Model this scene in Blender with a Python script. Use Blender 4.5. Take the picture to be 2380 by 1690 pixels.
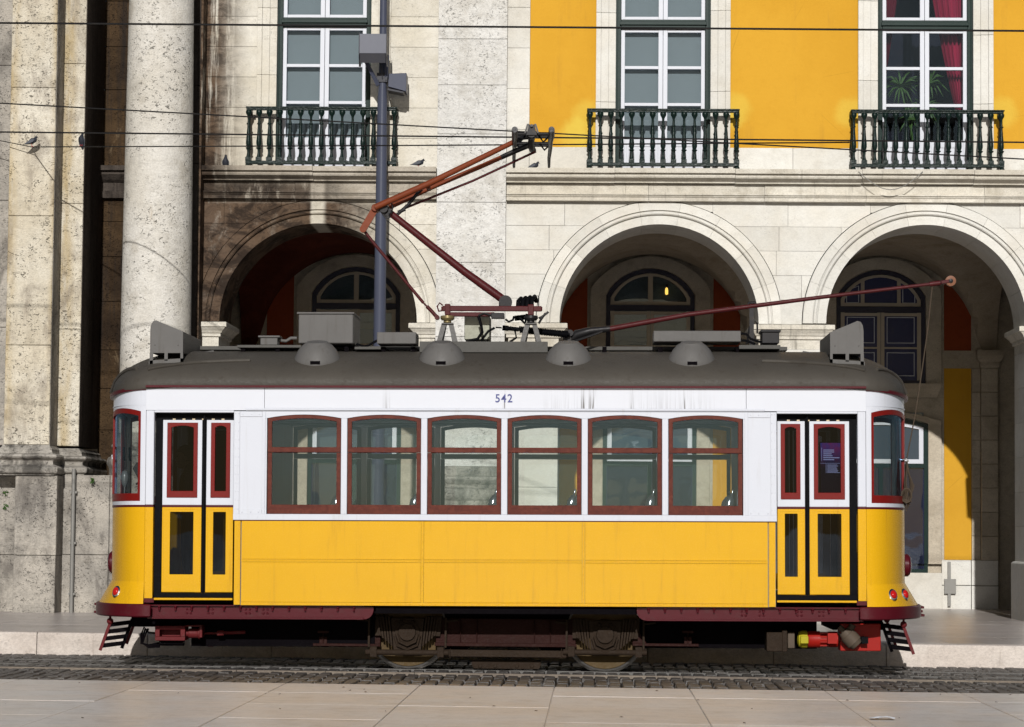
import bpy, bmesh, math, random
from mathutils import Matrix, Vector
R = math.radians
random.seed(7)
for o in list(bpy.data.objects): bpy.data.objects.remove(o)
scene = bpy.context.scene
COL = scene.collection

# ---------------------------------------------------------------- camera, sky, sun, exposure
F, CW, CH = 6200.0, 2380.0, 1690.0
CAM_Z = 1.46
PITCH, YAW, ROLL = math.atan(385 / F), R(1.8), 0.009
CAMR = Matrix.Rotation(YAW, 3, 'Z') @ Matrix.Rotation(R(90) + PITCH, 3, 'X') @ Matrix.Rotation(ROLL, 3, 'Z')
cam_data = bpy.data.cameras.new('camera')
cam_data.sensor_width = 36.0
cam_data.lens = 36.0 * F / CW
cam_data.clip_end = 3000
cam = bpy.data.objects.new('camera', cam_data)
cam.matrix_world = Matrix.Translation((0, 0, CAM_Z)) @ CAMR.to_4x4()
COL.objects.link(cam)
scene.camera = cam

SUN_EL, SUN_AZ = R(23), R(1.0)        # the sun stands behind the viewer, a touch to the left
world = bpy.data.worlds.new('World'); scene.world = world
world.use_nodes = True
wn = world.node_tree.nodes; wl = world.node_tree.links
bg = wn['Background']; bg.inputs['Strength'].default_value = 0.05
sky = wn.new('ShaderNodeTexSky'); sky.sky_type = 'NISHITA'; sky.sun_disc = False
sky.sun_elevation = SUN_EL; sky.sun_rotation = math.pi + SUN_AZ
wl.new(sky.outputs[0], bg.inputs['Color'])
sun_data = bpy.data.lights.new('sun', 'SUN'); sun_data.energy = 5.0; sun_data.angle = R(0.5)
sun_data.color = (1.0, 0.985, 0.96)
sun = bpy.data.objects.new('sun', sun_data); COL.objects.link(sun)
dirv = Vector((math.sin(SUN_AZ) * math.cos(SUN_EL), math.cos(SUN_AZ) * math.cos(SUN_EL), -math.sin(SUN_EL)))
sun.rotation_euler = dirv.to_track_quat('-Z', 'Y').to_euler()
sun.location = (-2, -10, 12)
scene.view_settings.view_transform = 'Standard'
scene.view_settings.look = 'None'
scene.view_settings.exposure = -0.55
scene.view_settings.gamma = 1.0
cy = scene.cycles
cy.max_bounces = 6; cy.diffuse_bounces = 1; cy.glossy_bounces = 3; cy.transmission_bounces = 4; cy.transparent_max_bounces = 16
scene.render.resolution_x, scene.render.resolution_y = 1024, 727

def at(px, py, Y):
    """world X and Z of the point seen at photograph pixel (px, py) on the plane at depth Y"""
    d = CAMR @ Vector(((px - CW / 2) / F, -(py - CH / 2) / F, -1))
    k = Y / d.y
    return d.x * k, CAM_Z + d.z * k
def PT(px, py, Y):
    x, z = at(px, py, Y); return (x, Y, z)
def GZ(x): return -0.0035 * x          # the street falls gently to the right

# ---------------------------------------------------------------- mesh helpers
MESHV = {}
class MB:
    def __init__(s): s.v = []; s.f = []
    def add(s, vs, fs):
        b = len(s.v); s.v += [tuple(q) for q in vs]; s.f += [tuple(b + i for i in q) for q in fs]; return s
    def box(s, x0, x1, y0, y1, z0, z1):
        return s.add([(x0,y0,z0),(x1,y0,z0),(x1,y1,z0),(x0,y1,z0),(x0,y0,z1),(x1,y0,z1),(x1,y1,z1),(x0,y1,z1)],
                     [(0,3,2,1),(4,5,6,7),(0,1,5,4),(1,2,6,5),(2,3,7,6),(3,0,4,7)])
    def cbox(s, x0, x1, y0, y1, z0, z1, c=.006):
        """box with its front (-Y) edges chamfered"""
        return s.prism([(x0,z0),(x1,z0),(x1,z1),(x0,z1)], y0, y1, c)
    def prism(s, poly, y0, y1, c=0.0):
        n = len(poly)
        rings = []
        if c:
            rings.append([(p[0], y0, p[1]) for p in inset(poly, c)])
            rings.append([(p[0], y0 + c, p[1]) for p in poly])
        else:
            rings.append([(p[0], y0, p[1]) for p in poly])
        rings.append([(p[0], y1, p[1]) for p in poly])
        return s.rings(rings)
    def prism_x(s, poly, x0, x1):
        return s.rings([[(x0, p[0], p[1]) for p in poly], [(x1, p[0], p[1]) for p in poly]])
    def prism_z(s, poly, z0, z1):
        return s.rings([[(p[0], p[1], z0) for p in poly], [(p[0], p[1], z1) for p in poly]])
    def rings(s, rings, caps=True, closed=True):
        n = len(rings[0]); vs = [p for r in rings for p in r]; fs = []
        for k in range(len(rings) - 1):
            for i in range(n if closed else n - 1):
                j = (i + 1) % n
                fs.append((k*n+i, k*n+j, (k+1)*n+j, (k+1)*n+i))
        if caps and closed:
            fs.append(tuple(reversed(range(n)))); fs.append(tuple((len(rings)-1)*n + i for i in range(n)))
        return s.add(vs, fs)
    def band(s, A, B, y0, y1):
        """solid between two polylines of (x,z) with equal counts"""
        n = len(A); vs = []; fs = []
        for a, b in zip(A, B): vs += [(a[0],y0,a[1]),(b[0],y0,b[1]),(b[0],y1,b[1]),(a[0],y1,a[1])]
        for i in range(n - 1):
            p, q = 4*i, 4*i+4
            for k in range(4):
                l = (k+1) % 4; fs.append((p+k, p+l, q+l, q+k))
        fs.append((0,3,2,1)); e = 4*(n-1); fs.append((e,e+1,e+2,e+3))
        return s.add(vs, fs)
    def loop(s, A, B, y0, y1):
        """closed ring solid between outer loop A and inner loop B (x,z)"""
        n = len(A); vs = []; fs = []
        for a, b in zip(A, B): vs += [(a[0],y0,a[1]),(b[0],y0,b[1]),(b[0],y1,b[1]),(a[0],y1,a[1])]
        for i in range(n):
            p, q = 4*i, 4*((i+1) % n)
            for k in range(4):
                l = (k+1) % 4; fs.append((p+k, p+l, q+l, q+k))
        return s.add(vs, fs)
    def pane(s, poly, y):
        return s.add([(p[0], y, p[1]) for p in poly], [tuple(range(len(poly)))])
    def torus(s, c, prof, axis='z', n=16):
        b = MB().lathe(c, prof + [prof[0]], axis, n); b.f = b.f[:-2]; return s.add(b.v, b.f)
    def lathe(s, c, prof, axis='z', n=16):
        rings = []
        for r, h in prof:
            ring = []
            for i in range(n):
                a = 2*math.pi*i/n; u, w = r*math.cos(a), r*math.sin(a)
                ring.append({'z': (c[0]+u, c[1]+w, c[2]+h), 'y': (c[0]+u, c[1]+h, c[2]+w), 'x': (c[0]+h, c[1]+u, c[2]+w)}[axis])
            rings.append(ring)
        return s.rings(rings)
    def tube(s, pts, r, n=8):
        pts = [Vector(p) for p in pts]; m = len(pts)
        rs = r if isinstance(r, (list, tuple)) else [r]*m
        rings = []
        up = Vector((0.13, 0.31, 0.94))
        for i, p in enumerate(pts):
            t = (pts[min(i+1, m-1)] - pts[max(i-1, 0)]).normalized()
            if abs(t.dot(up)) > .98: up = Vector((0.9, 0.3, 0.1))
            a = t.cross(up).normalized(); b = t.cross(a)
            rings.append([tuple(p + a*(rs[i]*math.cos(2*math.pi*k/n)) + b*(rs[i]*math.sin(2*math.pi*k/n))) for k in range(n)])
        return s.rings(rings)
    def bar(s, p, q, w, h):
        """square bar from p to q"""
        p, q = Vector(p), Vector(q); t = (q-p).normalized()
        up = Vector((0,1,0)) if abs(t.y) < .9 else Vector((0,0,1))
        a = t.cross(up).normalized(); b = t.cross(a).normalized()
        ring = lambda c: [tuple(c + a*(sx*w/2) + b*(sy*h/2)) for sx, sy in ((-1,-1),(1,-1),(1,1),(-1,1))]
        return s.rings([ring(p), ring(q)])
    def ball(s, c, rx, ry=None, rz=None, n=12, m=8):
        ry = ry or rx; rz = rz or rx
        rings = []
        for k in range(1, m):
            a = math.pi*k/m - math.pi/2
            rings.append([(c[0]+rx*math.cos(a)*math.cos(2*math.pi*i/n), c[1]+ry*math.cos(a)*math.sin(2*math.pi*i/n), c[2]+rz*math.sin(a)) for i in range(n)])
        b = len(s.v); s.rings(rings, caps=False)
        s.v += [(c[0],c[1],c[2]-rz),(c[0],c[1],c[2]+rz)]; lo, hi = len(s.v)-2, len(s.v)-1
        for i in range(n):
            j = (i+1) % n
            s.f.append((b+j, b+i, lo)); s.f.append((b+(m-2)*n+i, b+(m-2)*n+j, hi))
        return s
    def rect_sweep(s, x0, x1, y0, y1, prof):
        """profile of (overhang, z) swept round a rectangular pier"""
        return s.rings([[(x0-o, y0-o, z), (x1+o, y0-o, z), (x1+o, y1+o, z), (x0-o, y1+o, z)] for o, z in prof])
    def rivet(s, x, y, z, r=.008, d=.006, n=6):
        """a rivet head on a face that looks towards -Y"""
        return s.rings([[(x+r*math.cos(2*math.pi*i/n), y+.001, z+r*math.sin(2*math.pi*i/n)) for i in range(n)],
                        [(x+.55*r*math.cos(2*math.pi*i/n), y-d, z+.55*r*math.sin(2*math.pi*i/n)) for i in range(n)]])
    def mesh(s, name, m, smooth=None):
        me = bpy.data.meshes.new(name)
        me.from_pydata(s.v, [], s.f)
        bm = bmesh.new(); bm.from_mesh(me)
        bmesh.ops.recalc_face_normals(bm, faces=bm.faces)
        bm.to_mesh(me); bm.free()
        if smooth:
            for p in me.polygons: p.use_smooth = True
            try: me.set_sharp_from_angle(angle=R(smooth))
            except Exception: pass
        if m: me.materials.append(m)
        return me
    def build(s, name, m, parent=None, smooth=None, bevel=0):
        o = bpy.data.objects.new(name, s.mesh(name, m, smooth)); COL.objects.link(o)
        if parent is not None: attach(o, parent)
        if bevel:
            md = o.modifiers.new('bevel', 'BEVEL'); md.width = bevel; md.segments = 1; md.limit_method = 'ANGLE'; md.angle_limit = R(40)
        return o

def inset(poly, d):
    n = len(poly); area = sum(poly[i][0]*poly[(i+1)%n][1]-poly[(i+1)%n][0]*poly[i][1] for i in range(n))
    sg = 1 if area > 0 else -1; out = []
    for i in range(n):
        p0, p1, p2 = Vector(poly[i-1]), Vector(poly[i]), Vector(poly[(i+1) % n])
        e1, e2 = (p1-p0), (p2-p1)
        if e1.length < 1e-6 or e2.length < 1e-6: out.append(tuple(p1)); continue
        n1 = Vector((-e1.y, e1.x)).normalized()*sg; n2 = Vector((-e2.y, e2.x)).normalized()*sg
        b = n1+n2
        if b.length < 1e-4: out.append(tuple(p1 + n1*d)); continue
        b.normalize(); k = d/max(.4, b.dot(n1)); out.append(tuple(p1+b*k))
    return out

WORLD_INV = {}
def attach(o, parent):
    """children are modelled in the coordinates their thing was registered with"""
    o.parent = parent
    if parent.name in WORLD_INV: o.matrix_parent_inverse = WORLD_INV[parent.name]
def tag(o, label, cat, group=None):
    o['label'] = label; o['category'] = cat
    if group: o['group'] = group
    return o
def thing(name, label, cat, loc=(0,0,0), group=None, world_children=True):
    o = bpy.data.objects.new(name, None); COL.objects.link(o); o.location = loc
    o.empty_display_size = .2
    tag(o, label, cat, group)
    if world_children: WORLD_INV[o.name] = Matrix.Translation(-Vector(loc))
    return o
def struct(o): o['kind'] = 'structure'; return o
def inst(me, name, parent, loc=(0,0,0), rot=(0,0,0)):
    o = bpy.data.objects.new(name, me); COL.objects.link(o)
    if parent is not None: attach(o, parent)
    o.location = loc; o.rotation_euler = rot
    return o
def smooth01(a, b, x):
    t = max(0, min(1, (x-a)/(b-a))); return t*t*(3-2*t)

# ---------------------------------------------------------------- materials
class NT:
    def __init__(s, name):
        s.m = bpy.data.materials.new(name); s.m.use_nodes = True
        s.n = s.m.node_tree.nodes; s.l = s.m.node_tree.links
        s.b = s.n['Principled BSDF']; s.out = s.n['Material Output']
    def new(s, t): return s.n.new('ShaderNode' + t)
    def lk(s, a, b): s.l.new(a, b)
    def val(s, sock, v):
        if hasattr(v, 'is_linked') or isinstance(v, bpy.types.NodeSocket): s.lk(v, sock)
        else: sock.default_value = v
    def pos(s, scale=(1,1,1), obj=False, off=(0,0,0)):
        mp = s.new('Mapping'); mp.inputs['Scale'].default_value = scale; mp.inputs['Location'].default_value = off
        if obj: s.lk(s.new('TexCoord').outputs['Object'], mp.inputs[0])
        else: s.lk(s.new('NewGeometry').outputs['Position'], mp.inputs[0])
        return mp.outputs[0]
    def noise(s, vec, scale, detail=5, rough=.6, dist=0):
        t = s.new('TexNoise'); t.inputs['Scale'].default_value = scale; t.inputs['Detail'].default_value = detail
        t.inputs['Roughness'].default_value = rough; t.inputs['Distortion'].default_value = dist
        s.lk(vec, t.inputs['Vector']); return t.outputs['Fac']
    def voro(s, vec, scale, feature='F1'):
        t = s.new('TexVoronoi'); t.feature = feature; t.inputs['Scale'].default_value = scale
        s.lk(vec, t.inputs['Vector']); return t.outputs['Distance']
    def mr(s, v, a, b, c=0., d=1., smooth=True):
        t = s.new('MapRange'); t.interpolation_type = 'SMOOTHSTEP' if smooth else 'LINEAR'
        s.val(t.inputs['Value'], v)
        for k, x in zip(('From Min','From Max','To Min','To Max'), (a,b,c,d)): t.inputs[k].default_value = x
        return t.outputs['Result']
    def math(s, op, a, b=0.):
        t = s.new('Math'); t.operation = op; s.val(t.inputs[0], a); s.val(t.inputs[1], b); return t.outputs[0]
    def mix(s, f, a, b, mode='MIX'):
        t = s.new('Mix'); t.data_type = 'RGBA'; t.blend_type = mode
        s.val(t.inputs['Factor'], f); s.val(t.inputs['A'] if False else t.inputs[6], a if not isinstance(a, tuple) else (*a, 1)[:4])
        s.val(t.inputs[7], b if not isinstance(b, tuple) else (*b, 1)[:4]); return t.outputs[2]
    def sep(s):
        t = s.new('SeparateXYZ'); s.lk(s.new('NewGeometry').outputs['Position'], t.inputs[0]); return t.outputs
    def rand(s): return s.new('ObjectInfo').outputs['Random']
    def bump(s, h, strength=.3, dist=.01):
        t = s.new('Bump'); t.inputs['Strength'].default_value = strength; t.inputs['Distance'].default_value = dist
        s.lk(h, t.inputs['Height']); s.lk(t.outputs[0], s.b.inputs['Normal']); return t
    def fin(s, col, rough=.6, metal=0., spec=None):
        s.val(s.b.inputs['Base Color'], col if not isinstance(col, tuple) else (*col, 1)[:4])
        s.val(s.b.inputs['Roughness'], rough); s.b.inputs['Metallic'].default_value = metal
        if spec is not None: s.b.inputs['Specular IOR Level'].default_value = spec
        return s.m

def paint(name, c, rough=.4, var=.10, dirt=(.12,.09,.06), dirt_amt=.15, scale=3., metal=0., streak=False, bump=.0, spec=.16):
    t = NT(name); p = t.pos()
    n = t.noise(p, scale, 4); col = t.mix(n, tuple(x*(1-var) for x in c), tuple(min(1, x*(1+var)) for x in c))
    sp = t.pos((14, 14, .9) if streak else (5, 5, 5))
    d = t.mr(t.noise(sp, 1.0 if streak else 2.0, 4, .7), .52, .8, 0, dirt_amt)
    col = t.mix(d, col, dirt)
    fine = t.noise(p, 60, 3); rg = t.mr(fine, .3, .7, rough*.85, min(1, rough*1.2))
    if bump: t.bump(t.math('ADD', t.noise(p, 25, 3), t.math('MULTIPLY', t.noise(p, 2.2, 1), 2.5)), bump, .03)
    return t.fin(col, rg, metal, spec)

def stone(name, base, alt, pits=.5, pit_scale=9., soot=None, warm=None, bump=.5, joint=False, rough=.85, rnd=.13, flat=(1,1,1.45), fine=.5, spec=.12, blot=1.):
    """weathered limestone; soot = (colour, function(NT) -> factor socket)"""
    t = NT(name); p = t.pos()
    big = t.noise(p, .9, 4, .62); mid = t.noise(t.pos((1,1,1.6)), 5.5, 5, .68); sm = t.noise(t.pos((1,1,1.5)), 38, 2, .7)
    col = t.mix(t.mr(big, .35, .65), base, alt)
    col = t.mix(t.mr(mid, .42, .75, 0, .45*blot), col, tuple(x*.62 for x in base))
    col = t.mix(t.mr(sm, .38, .62, fine*.42, 0), col, tuple(x*.40 for x in base))
    gc = t.mr(t.noise(p, 2.3, 4, .7), .52, .68, 0, .5*blot)
    col = t.mix(gc, col, tuple(x*.66*k for x, k in zip(base, (1., .97, .92))))
    pm = t.mr(t.noise(t.pos(flat), pit_scale*3.4, 2, .6, 1.2), .60, .68)
    pit = t.math('MULTIPLY', pm, t.mr(t.noise(p, 2.2, 3), .38, .62, 0, pits))
    col = t.mix(pit, col, tuple(x*.30 for x in base))
    if warm: col = t.mix(t.mr(t.noise(t.pos((3,3,.5)), 1.6, 5), .5, .75, 0, warm[1]), col, warm[0])
    if rnd:
        k = t.mr(t.rand(), 0, 1, 1-rnd, 1.0, False)
        hsv = t.new('HueSaturation'); t.lk(k, hsv.inputs['Value']); t.val(hsv.inputs['Color'], col); col = hsv.outputs[0]
    if soot:
        for c, fn in soot: col = t.mix(fn(t), col, c)
    h = t.math('SUBTRACT', t.math('ADD', t.math('MULTIPLY', mid, .6), t.math('MULTIPLY', sm, .35)), t.math('MULTIPLY', pit, .9))
    t.bump(h, bump, .03)
    return t.fin(col, rough, 0, spec)

def glass(name, tint=(.86,.9,.88), refl=(1,1,1), dust=.0, base=.05):
    t = NT(name)
    tr = t.new('BsdfTransparent'); tr.inputs[0].default_value = (*tint, 1)
    gl = t.new('BsdfGlossy'); gl.inputs[0].default_value = (*refl, 1); gl.inputs['Roughness'].default_value = .015
    lw = t.new('LayerWeight'); lw.inputs[0].default_value = .5
    fres = t.math('ADD', t.math('MULTIPLY', t.math('POWER', lw.outputs['Facing'], 5.), .92), base)
    p = t.pos(); bp = t.new('Bump'); bp.inputs['Strength'].default_value = .04; bp.inputs['Distance'].default_value = .05
    t.lk(t.noise(p, 1.7, 2), bp.inputs['Height']); t.lk(bp.outputs[0], gl.inputs['Normal'])
    mx = t.new('MixShader'); t.lk(fres, mx.inputs[0]); t.lk(tr.outputs[0], mx.inputs[1]); t.lk(gl.outputs[0], mx.inputs[2])
    res = mx.outputs[0]
    if dust:
        df = t.new('BsdfDiffuse'); df.inputs[0].default_value = (.5,.5,.48,1)
        m2 = t.new('MixShader'); t.lk(t.mr(t.noise(t.pos((1,1,.6)), 2.4, 5), .3, .8, dust*.4, dust), m2.inputs[0])
        t.lk(res, m2.inputs[1]); t.lk(df.outputs[0], m2.inputs[2]); res = m2.outputs[0]
    t.lk(res, t.out.inputs[0]); return t.m

def emit(name, c, s):
    t = NT(name); t.b.inputs['Emission Color'].default_value = (*c, 1); t.b.inputs['Emission Strength'].default_value = s
    return t.fin(tuple(x*.3 for x in c), .4)
FY = 38.3                                   # face of the arcade
def XF(px, py=250): return at(px, py, FY)[0]
def ZF(py, px=1850): return at(px, py, FY)[1]
def ZL(py, px=740): return at(px, py, FY)[1]

def soot_bay(t):
    s = t.sep(); x, z = s[0], s[2]
    left = t.math('SUBTRACT', 1., t.mr(t.math('ADD', x, t.math('MULTIPLY', t.noise(t.pos((1,1,1)), 1.3, 5, .7), 1.6)), XF(735, 550)+.8, XF(960, 550)+.8))
    low = t.math('SUBTRACT', 1., t.mr(z, ZL(478), ZL(452)))
    n = t.mr(t.noise(t.pos((1.6, 1, .9)), 2.2, 8, .78, .5), .28, .50)
    f1 = t.math('MULTIPLY', t.math('MULTIPLY', left, low), t.math('ADD', t.math('MULTIPLY', n, .34), .63))
    edge = t.math('SUBTRACT', 1., t.mr(x, XF(478), XF(590)))
    st = t.mr(t.noise(t.pos((7, 1, .5)), 1.0, 6, .75), .30, .52)
    f2 = t.math('MULTIPLY', edge, st)
    mid = t.math('SUBTRACT', 1., t.mr(x, XF(700), XF(860)))
    drip = t.mr(t.noise(t.pos((4, 1, .9)), 1.1, 7, .75), .34, .50)
    band = t.math('SUBTRACT', 1., t.mr(z, ZL(440), ZL(398)))
    f3 = t.math('MULTIPLY', t.math('MULTIPLY', mid, drip), t.math('MULTIPLY', band, .85))
    clean = t.math('MULTIPLY', t.mr(x, XF(722), XF(730)), t.math('SUBTRACT', 1., t.mr(x, XF(752), XF(766))))
    top = t.math('MAXIMUM', f1, t.math('MAXIMUM', f2, f3))
    return t.math('MINIMUM', t.math('MULTIPLY', top, t.math('SUBTRACT', 1., t.math('MULTIPLY', clean, .85))), .93)
def drips(t):
    """dark rain marks below ledges"""
    a = t.mr(t.noise(t.pos((7, 1, .6)), 1.0, 6, .75), .56, .72, 0, .55)
    return a
def soot_even(lo, hi, amt):
    return lambda t: t.mr(t.noise(t.pos((1.6, 1.6, .7)), 1.5, 8, .72, .5), lo, hi, 0, amt)
def streaks(lo, hi, amt, sx=7):
    return lambda t: t.mr(t.noise(t.pos((sx, sx, .35)), 1.0, 7, .75), lo, hi, 0, amt)

def edge_yellow(t):
    x = t.sep()[0]; n = t.mr(t.noise(t.pos((3, 3, .6)), 1.5, 6, .7), .34, .58)
    tot = None
    for px, w in ((23, .17), (147, .13)):
        x0 = at(px, 284, 36.6)[0]; g = t.mr(t.math('ABSOLUTE', t.math('SUBTRACT', x, x0)), w*.2, w*1.3, .6, 0)
        tot = g if tot is None else t.math('MAXIMUM', tot, g)
    return t.math('MULTIPLY', tot, n)
M = {}
M['ashlar'] = stone('facade_limestone', (.77,.725,.635), (.83,.805,.74), pits=.25, soot=[((.34,.26,.17), streaks(.62,.8,.35))], bump=.2, blot=.45, fine=.25)
M['mould'] = stone('moulding_limestone', (.70,.64,.53), (.82,.77,.67), pits=.35, soot=[((.10,.085,.065), drips)], bump=.35)
def soot_dark(t):
    n = t.mr(t.noise(t.pos((1.1, 1, 2.2)), 2.0, 7, .75, .6), .40, .60)
    return t.math('MULTIPLY', soot_bay(t), t.math('MULTIPLY', n, .85))
def soot_pale(t):
    f = t.mr(t.noise(t.pos((1, 1, 1.8)), 3.4, 8, .85, 1.0), .60, .72, 0, .55)
    return f
M['bay'] = stone('sooted_limestone', (.73,.67,.55), (.83,.785,.69), pits=.45, soot=[((.085,.042,.018), soot_bay), ((.012,.009,.008), soot_dark)], bump=.45, blot=.6, fine=.3)
M['travertine'] = stone('pitted_travertine', (.74,.71,.65), (.84,.82,.78), pits=.75, pit_scale=6.5, bump=.7, soot=[((.55,.30,.22), lambda t: t.mr(t.noise(t.pos(), 3.2, 4), .70, .76, 0, .6))])
M['column'] = stone('column_limestone', (.73,.68,.59), (.83,.79,.72), pits=1.0, pit_scale=5.5, bump=.8, soot=[((.34,.24,.13), soot_even(.62,.75,.45))])
M['monument'] = stone('stained_monument_stone', (.70,.62,.48), (.80,.74,.62), pits=1.0, pit_scale=6, bump=.9, soot=[((.42,.29,.10), edge_yellow), ((.20,.16,.125), soot_even(.47,.66,.55)), ((.09,.075,.06), streaks(.58,.74,.5))])
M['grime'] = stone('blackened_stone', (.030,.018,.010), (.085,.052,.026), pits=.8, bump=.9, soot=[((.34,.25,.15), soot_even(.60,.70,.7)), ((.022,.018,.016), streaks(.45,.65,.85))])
M['darkret'] = stone('shaded_sooty_stone', (.075,.06,.05), (.11,.09,.075), pits=.4, bump=.6, soot=[((.02,.016,.014), streaks(.45,.7,.8))])  # dark base holds the shade of the side faces; streaks are soot
M['plinth'] = stone('grey_plinth_stone', (.36,.33,.29), (.54,.49,.42), pits=.8, pit_scale=8, bump=.9, soot=[((.075,.065,.058), soot_even(.46,.66,.62)), ((.30,.28,.27), streaks(.6,.75,.6))])
M['basemould'] = stone('weathered_base_moulding', (.36,.33,.29), (.52,.48,.42), pits=.8, bump=.9, soot=[((.05,.045,.04), soot_even(.44,.62,.8))])
M['inner'] = stone('arcade_limestone', (.56,.48,.37), (.66,.58,.46), pits=.4, bump=.3)
M['vault'] = stone('vault_plaster', (.46,.38,.28), (.52,.44,.34), pits=.1, bump=.15)
M['kerb'] = stone('kerb_limestone', (.68,.59,.52), (.76,.68,.61), pits=.3, bump=.5, soot=[((.20,.14,.10), streaks(.58,.72,.55, 9))])
M['walk'] = stone('sidewalk_limestone', (.54,.475,.435), (.62,.555,.52), pits=.2, bump=.12, rough=.30, spec=.5)
M['slab'] = stone('pink_limestone_slab', (.90,.79,.70), (.88,.82,.775), pits=.12, bump=.10, rough=.34, rnd=.10, fine=.35, spec=.5)
M['sett'] = stone('basalt_sett', (.125,.113,.106), (.165,.150,.138), pits=.3, bump=.8, rnd=.35, rough=.5, spec=.35)
M['sett_pale'] = stone('pale_sett', (.34,.25,.17), (.42,.33,.24), pits=.3, bump=.6, rnd=.2)
M['bed'] = paint('sand_joint', (.045,.038,.032), .95, .2)
M['strip'] = stone('track_edge_stone', (.22,.18,.15), (.30,.25,.20), pits=.3, bump=.4)

def plaster():
    t = NT('ochre_plaster'); p = t.pos()
    col = t.mix(t.mr(t.noise(p, .7, 6), .35, .65), (.63,.325,.028), (.68,.36,.034))
    col = t.mix(t.mr(t.noise(p, 5, 6, .72), .48, .75, 0, .38), col, (.60,.30,.025))
    col = t.mix(t.mr(t.noise(t.pos((4,4,.5)), 1.2, 6, .7), .54, .78, 0, .38), col, (.42,.21,.035))
    for px, py, r in ((1365,268,.20),(1335,318,.22),(1375,330,.2),(1712,250,.19),(1705,275,.14),(1975,262,.20),(2330,260,.2),(1340,300,.16)):
        x, z = at(px, py, FY)
        v = t.new('VectorMath'); v.operation = 'DISTANCE'; v.inputs[1].default_value = (x, FY, z)
        t.lk(t.new('NewGeometry').outputs['Position'], v.inputs[0])
        d = t.math('ADD', v.outputs['Value'], t.math('MULTIPLY', t.noise(p, 6, 3), .14))
        col = t.mix(t.mr(d, r*.6+.07, r+.16, .42, 0), col, (.76,.58,.09))
    cr = t.mr(t.voro(t.pos(off=(3,0,1)), .75, 'DISTANCE_TO_EDGE'), 0, .004, .35, 0)
    col = t.mix(t.math('MULTIPLY', cr, t.mr(t.noise(p, 1.1, 2), .5, .6)), col, (.35,.18,.02))
    t.bump(t.noise(p, 22, 5), .25, .02)
    return t.fin(col, .9, 0, .15)
M['ochre'] = plaster()
M['lunette'] = paint('oxide_red_plaster', (.30,.060,.020), .9, .15, (.12,.03,.01), .4)
M['redvault'] = stone('red_vault_plaster', (.095,.022,.012), (.14,.034,.017), pits=.3, bump=.3)
M['green'] = paint('dark_green_paint', (.006,.022,.018), .30, .25, (.03,.03,.025), .1)
M['ironwork'] = paint('dark_green_cast_iron', (.006,.016,.013), .32, .3, (.06,.06,.05), .12, 14, bump=.2)
M['sash'] = paint('white_sash_paint', (.67,.685,.735), .4, .03, (.5,.48,.44), .15, streak=True)
M['oldsash'] = paint('cream_sash_paint', (.50,.43,.33), .5, .08)
M['navy'] = paint('dark_navy_paint', (.012,.010,.022), .4, .2)
M['pane'] = glass('window_glass', (.80,.85,.86), (.45,.65,.9), .012)
M['shopglass'] = glass('shop_glass', (.35,.45,.55), (.8,.9,1), .02)
M['blind'] = paint('grey_blind', (.24,.265,.28), .8, .05)
M['room'] = paint('dark_room', (.008,.009,.018), .9, .2)
M['curtain'] = paint('crimson_curtain', (.36,.018,.06), .85, .2)
M['leaf'] = paint('green_leaf', (.045,.10,.02), .5, .4, scale=20)
M['bluefilm'] = paint('blue_window_panel', (.012,.016,.07), .35, .2)
M['whiteline'] = paint('white_line', (.6,.62,.66), .5, .05)
M['bulb'] = emit('warm_bulb', (1., .62, .12), 2.)
M['metalgrey'] = paint('grey_pipe_metal', (.26,.25,.23), .5, .2, metal=.2)

# ---------------------------------------------------------------- ground
def sheet(name, pts, m, sub=0):
    return struct(MB().add(pts, [tuple(range(len(pts)))]).build(name, m))
def gpt(x, y, z=0.): return (x, y, GZ(x) + z)
E = 24.9                                   # edge of the plaza paving
KY = 29.9                                  # kerb face
KH = .236
ground = sheet('ground', [gpt(-400,-600,-.06), gpt(400,-600,-.06), gpt(400,900,-.06), gpt(-400,900,-.06)], M['walk'])
plaza = sheet('plaza_pavement', [gpt(-60,-60,-.012), gpt(60,-60,-.012), gpt(60,E,-.012), gpt(-60,E,-.012)], M['slab'])
tiltY = math.atan(.0035)
def slab_mesh(w, d, h, m, c=.004, j=.004):
    x, y = w/2-j, d/2-j
    return MB().rings([[(-x,-y,-h),(x,-y,-h),(x,y,-h),(-x,y,-h)], [(-x,-y,-c),(x,-y,-c),(x,y,-c),(-x,y,-c)],
                       [(-x+c,-y+c,0),(x-c,-y+c,0),(x-c,y-c,0),(-x+c,y-c,0)]]).mesh('paving_slab', m)
rows = [15.4, 17.1, 18.75, 20.35, 22.0, 23.55, E]
for r in range(len(rows)-1):
    y0, y1 = rows[r], rows[r+1]
    me = slab_mesh(1.25, y1-y0, .05, M['slab'])
    for k in range(-6, 6):
        x = -.36 + 1.25*k + .625
        inst(me, 'paving_slab', plaza, (x, (y0+y1)/2, GZ(x) + random.uniform(-.0015,.0015)), (0, tiltY, 0))
road = sheet('road', [gpt(-60,E,-.05), gpt(60,E,-.05), gpt(60,KY+.1,-.05), gpt(-60,KY+.1,-.05)], M['bed'])
def sett_variant(w, d, m):
    b = MB(); x, y = w/2, d/2; c = .008
    j = lambda: random.uniform(-.006, .006)
    base = [(-x+j(),-y+j()), (x+j(),-y+j()), (x+j(),y+j()), (-x+j(),y+j())]
    b.rings([[(p[0],p[1],-.06) for p in base], [(p[0],p[1],-.012) for p in base],
             [(p[0]-math.copysign(c,p[0]), p[1]-math.copysign(c,p[1]), random.uniform(-.003,.004)) for p in base]])
    return b
SW, SD = .118, .325
variants = [sett_variant(SW-.014, SD-.014, M['sett']) for _ in range(8)]
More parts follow.
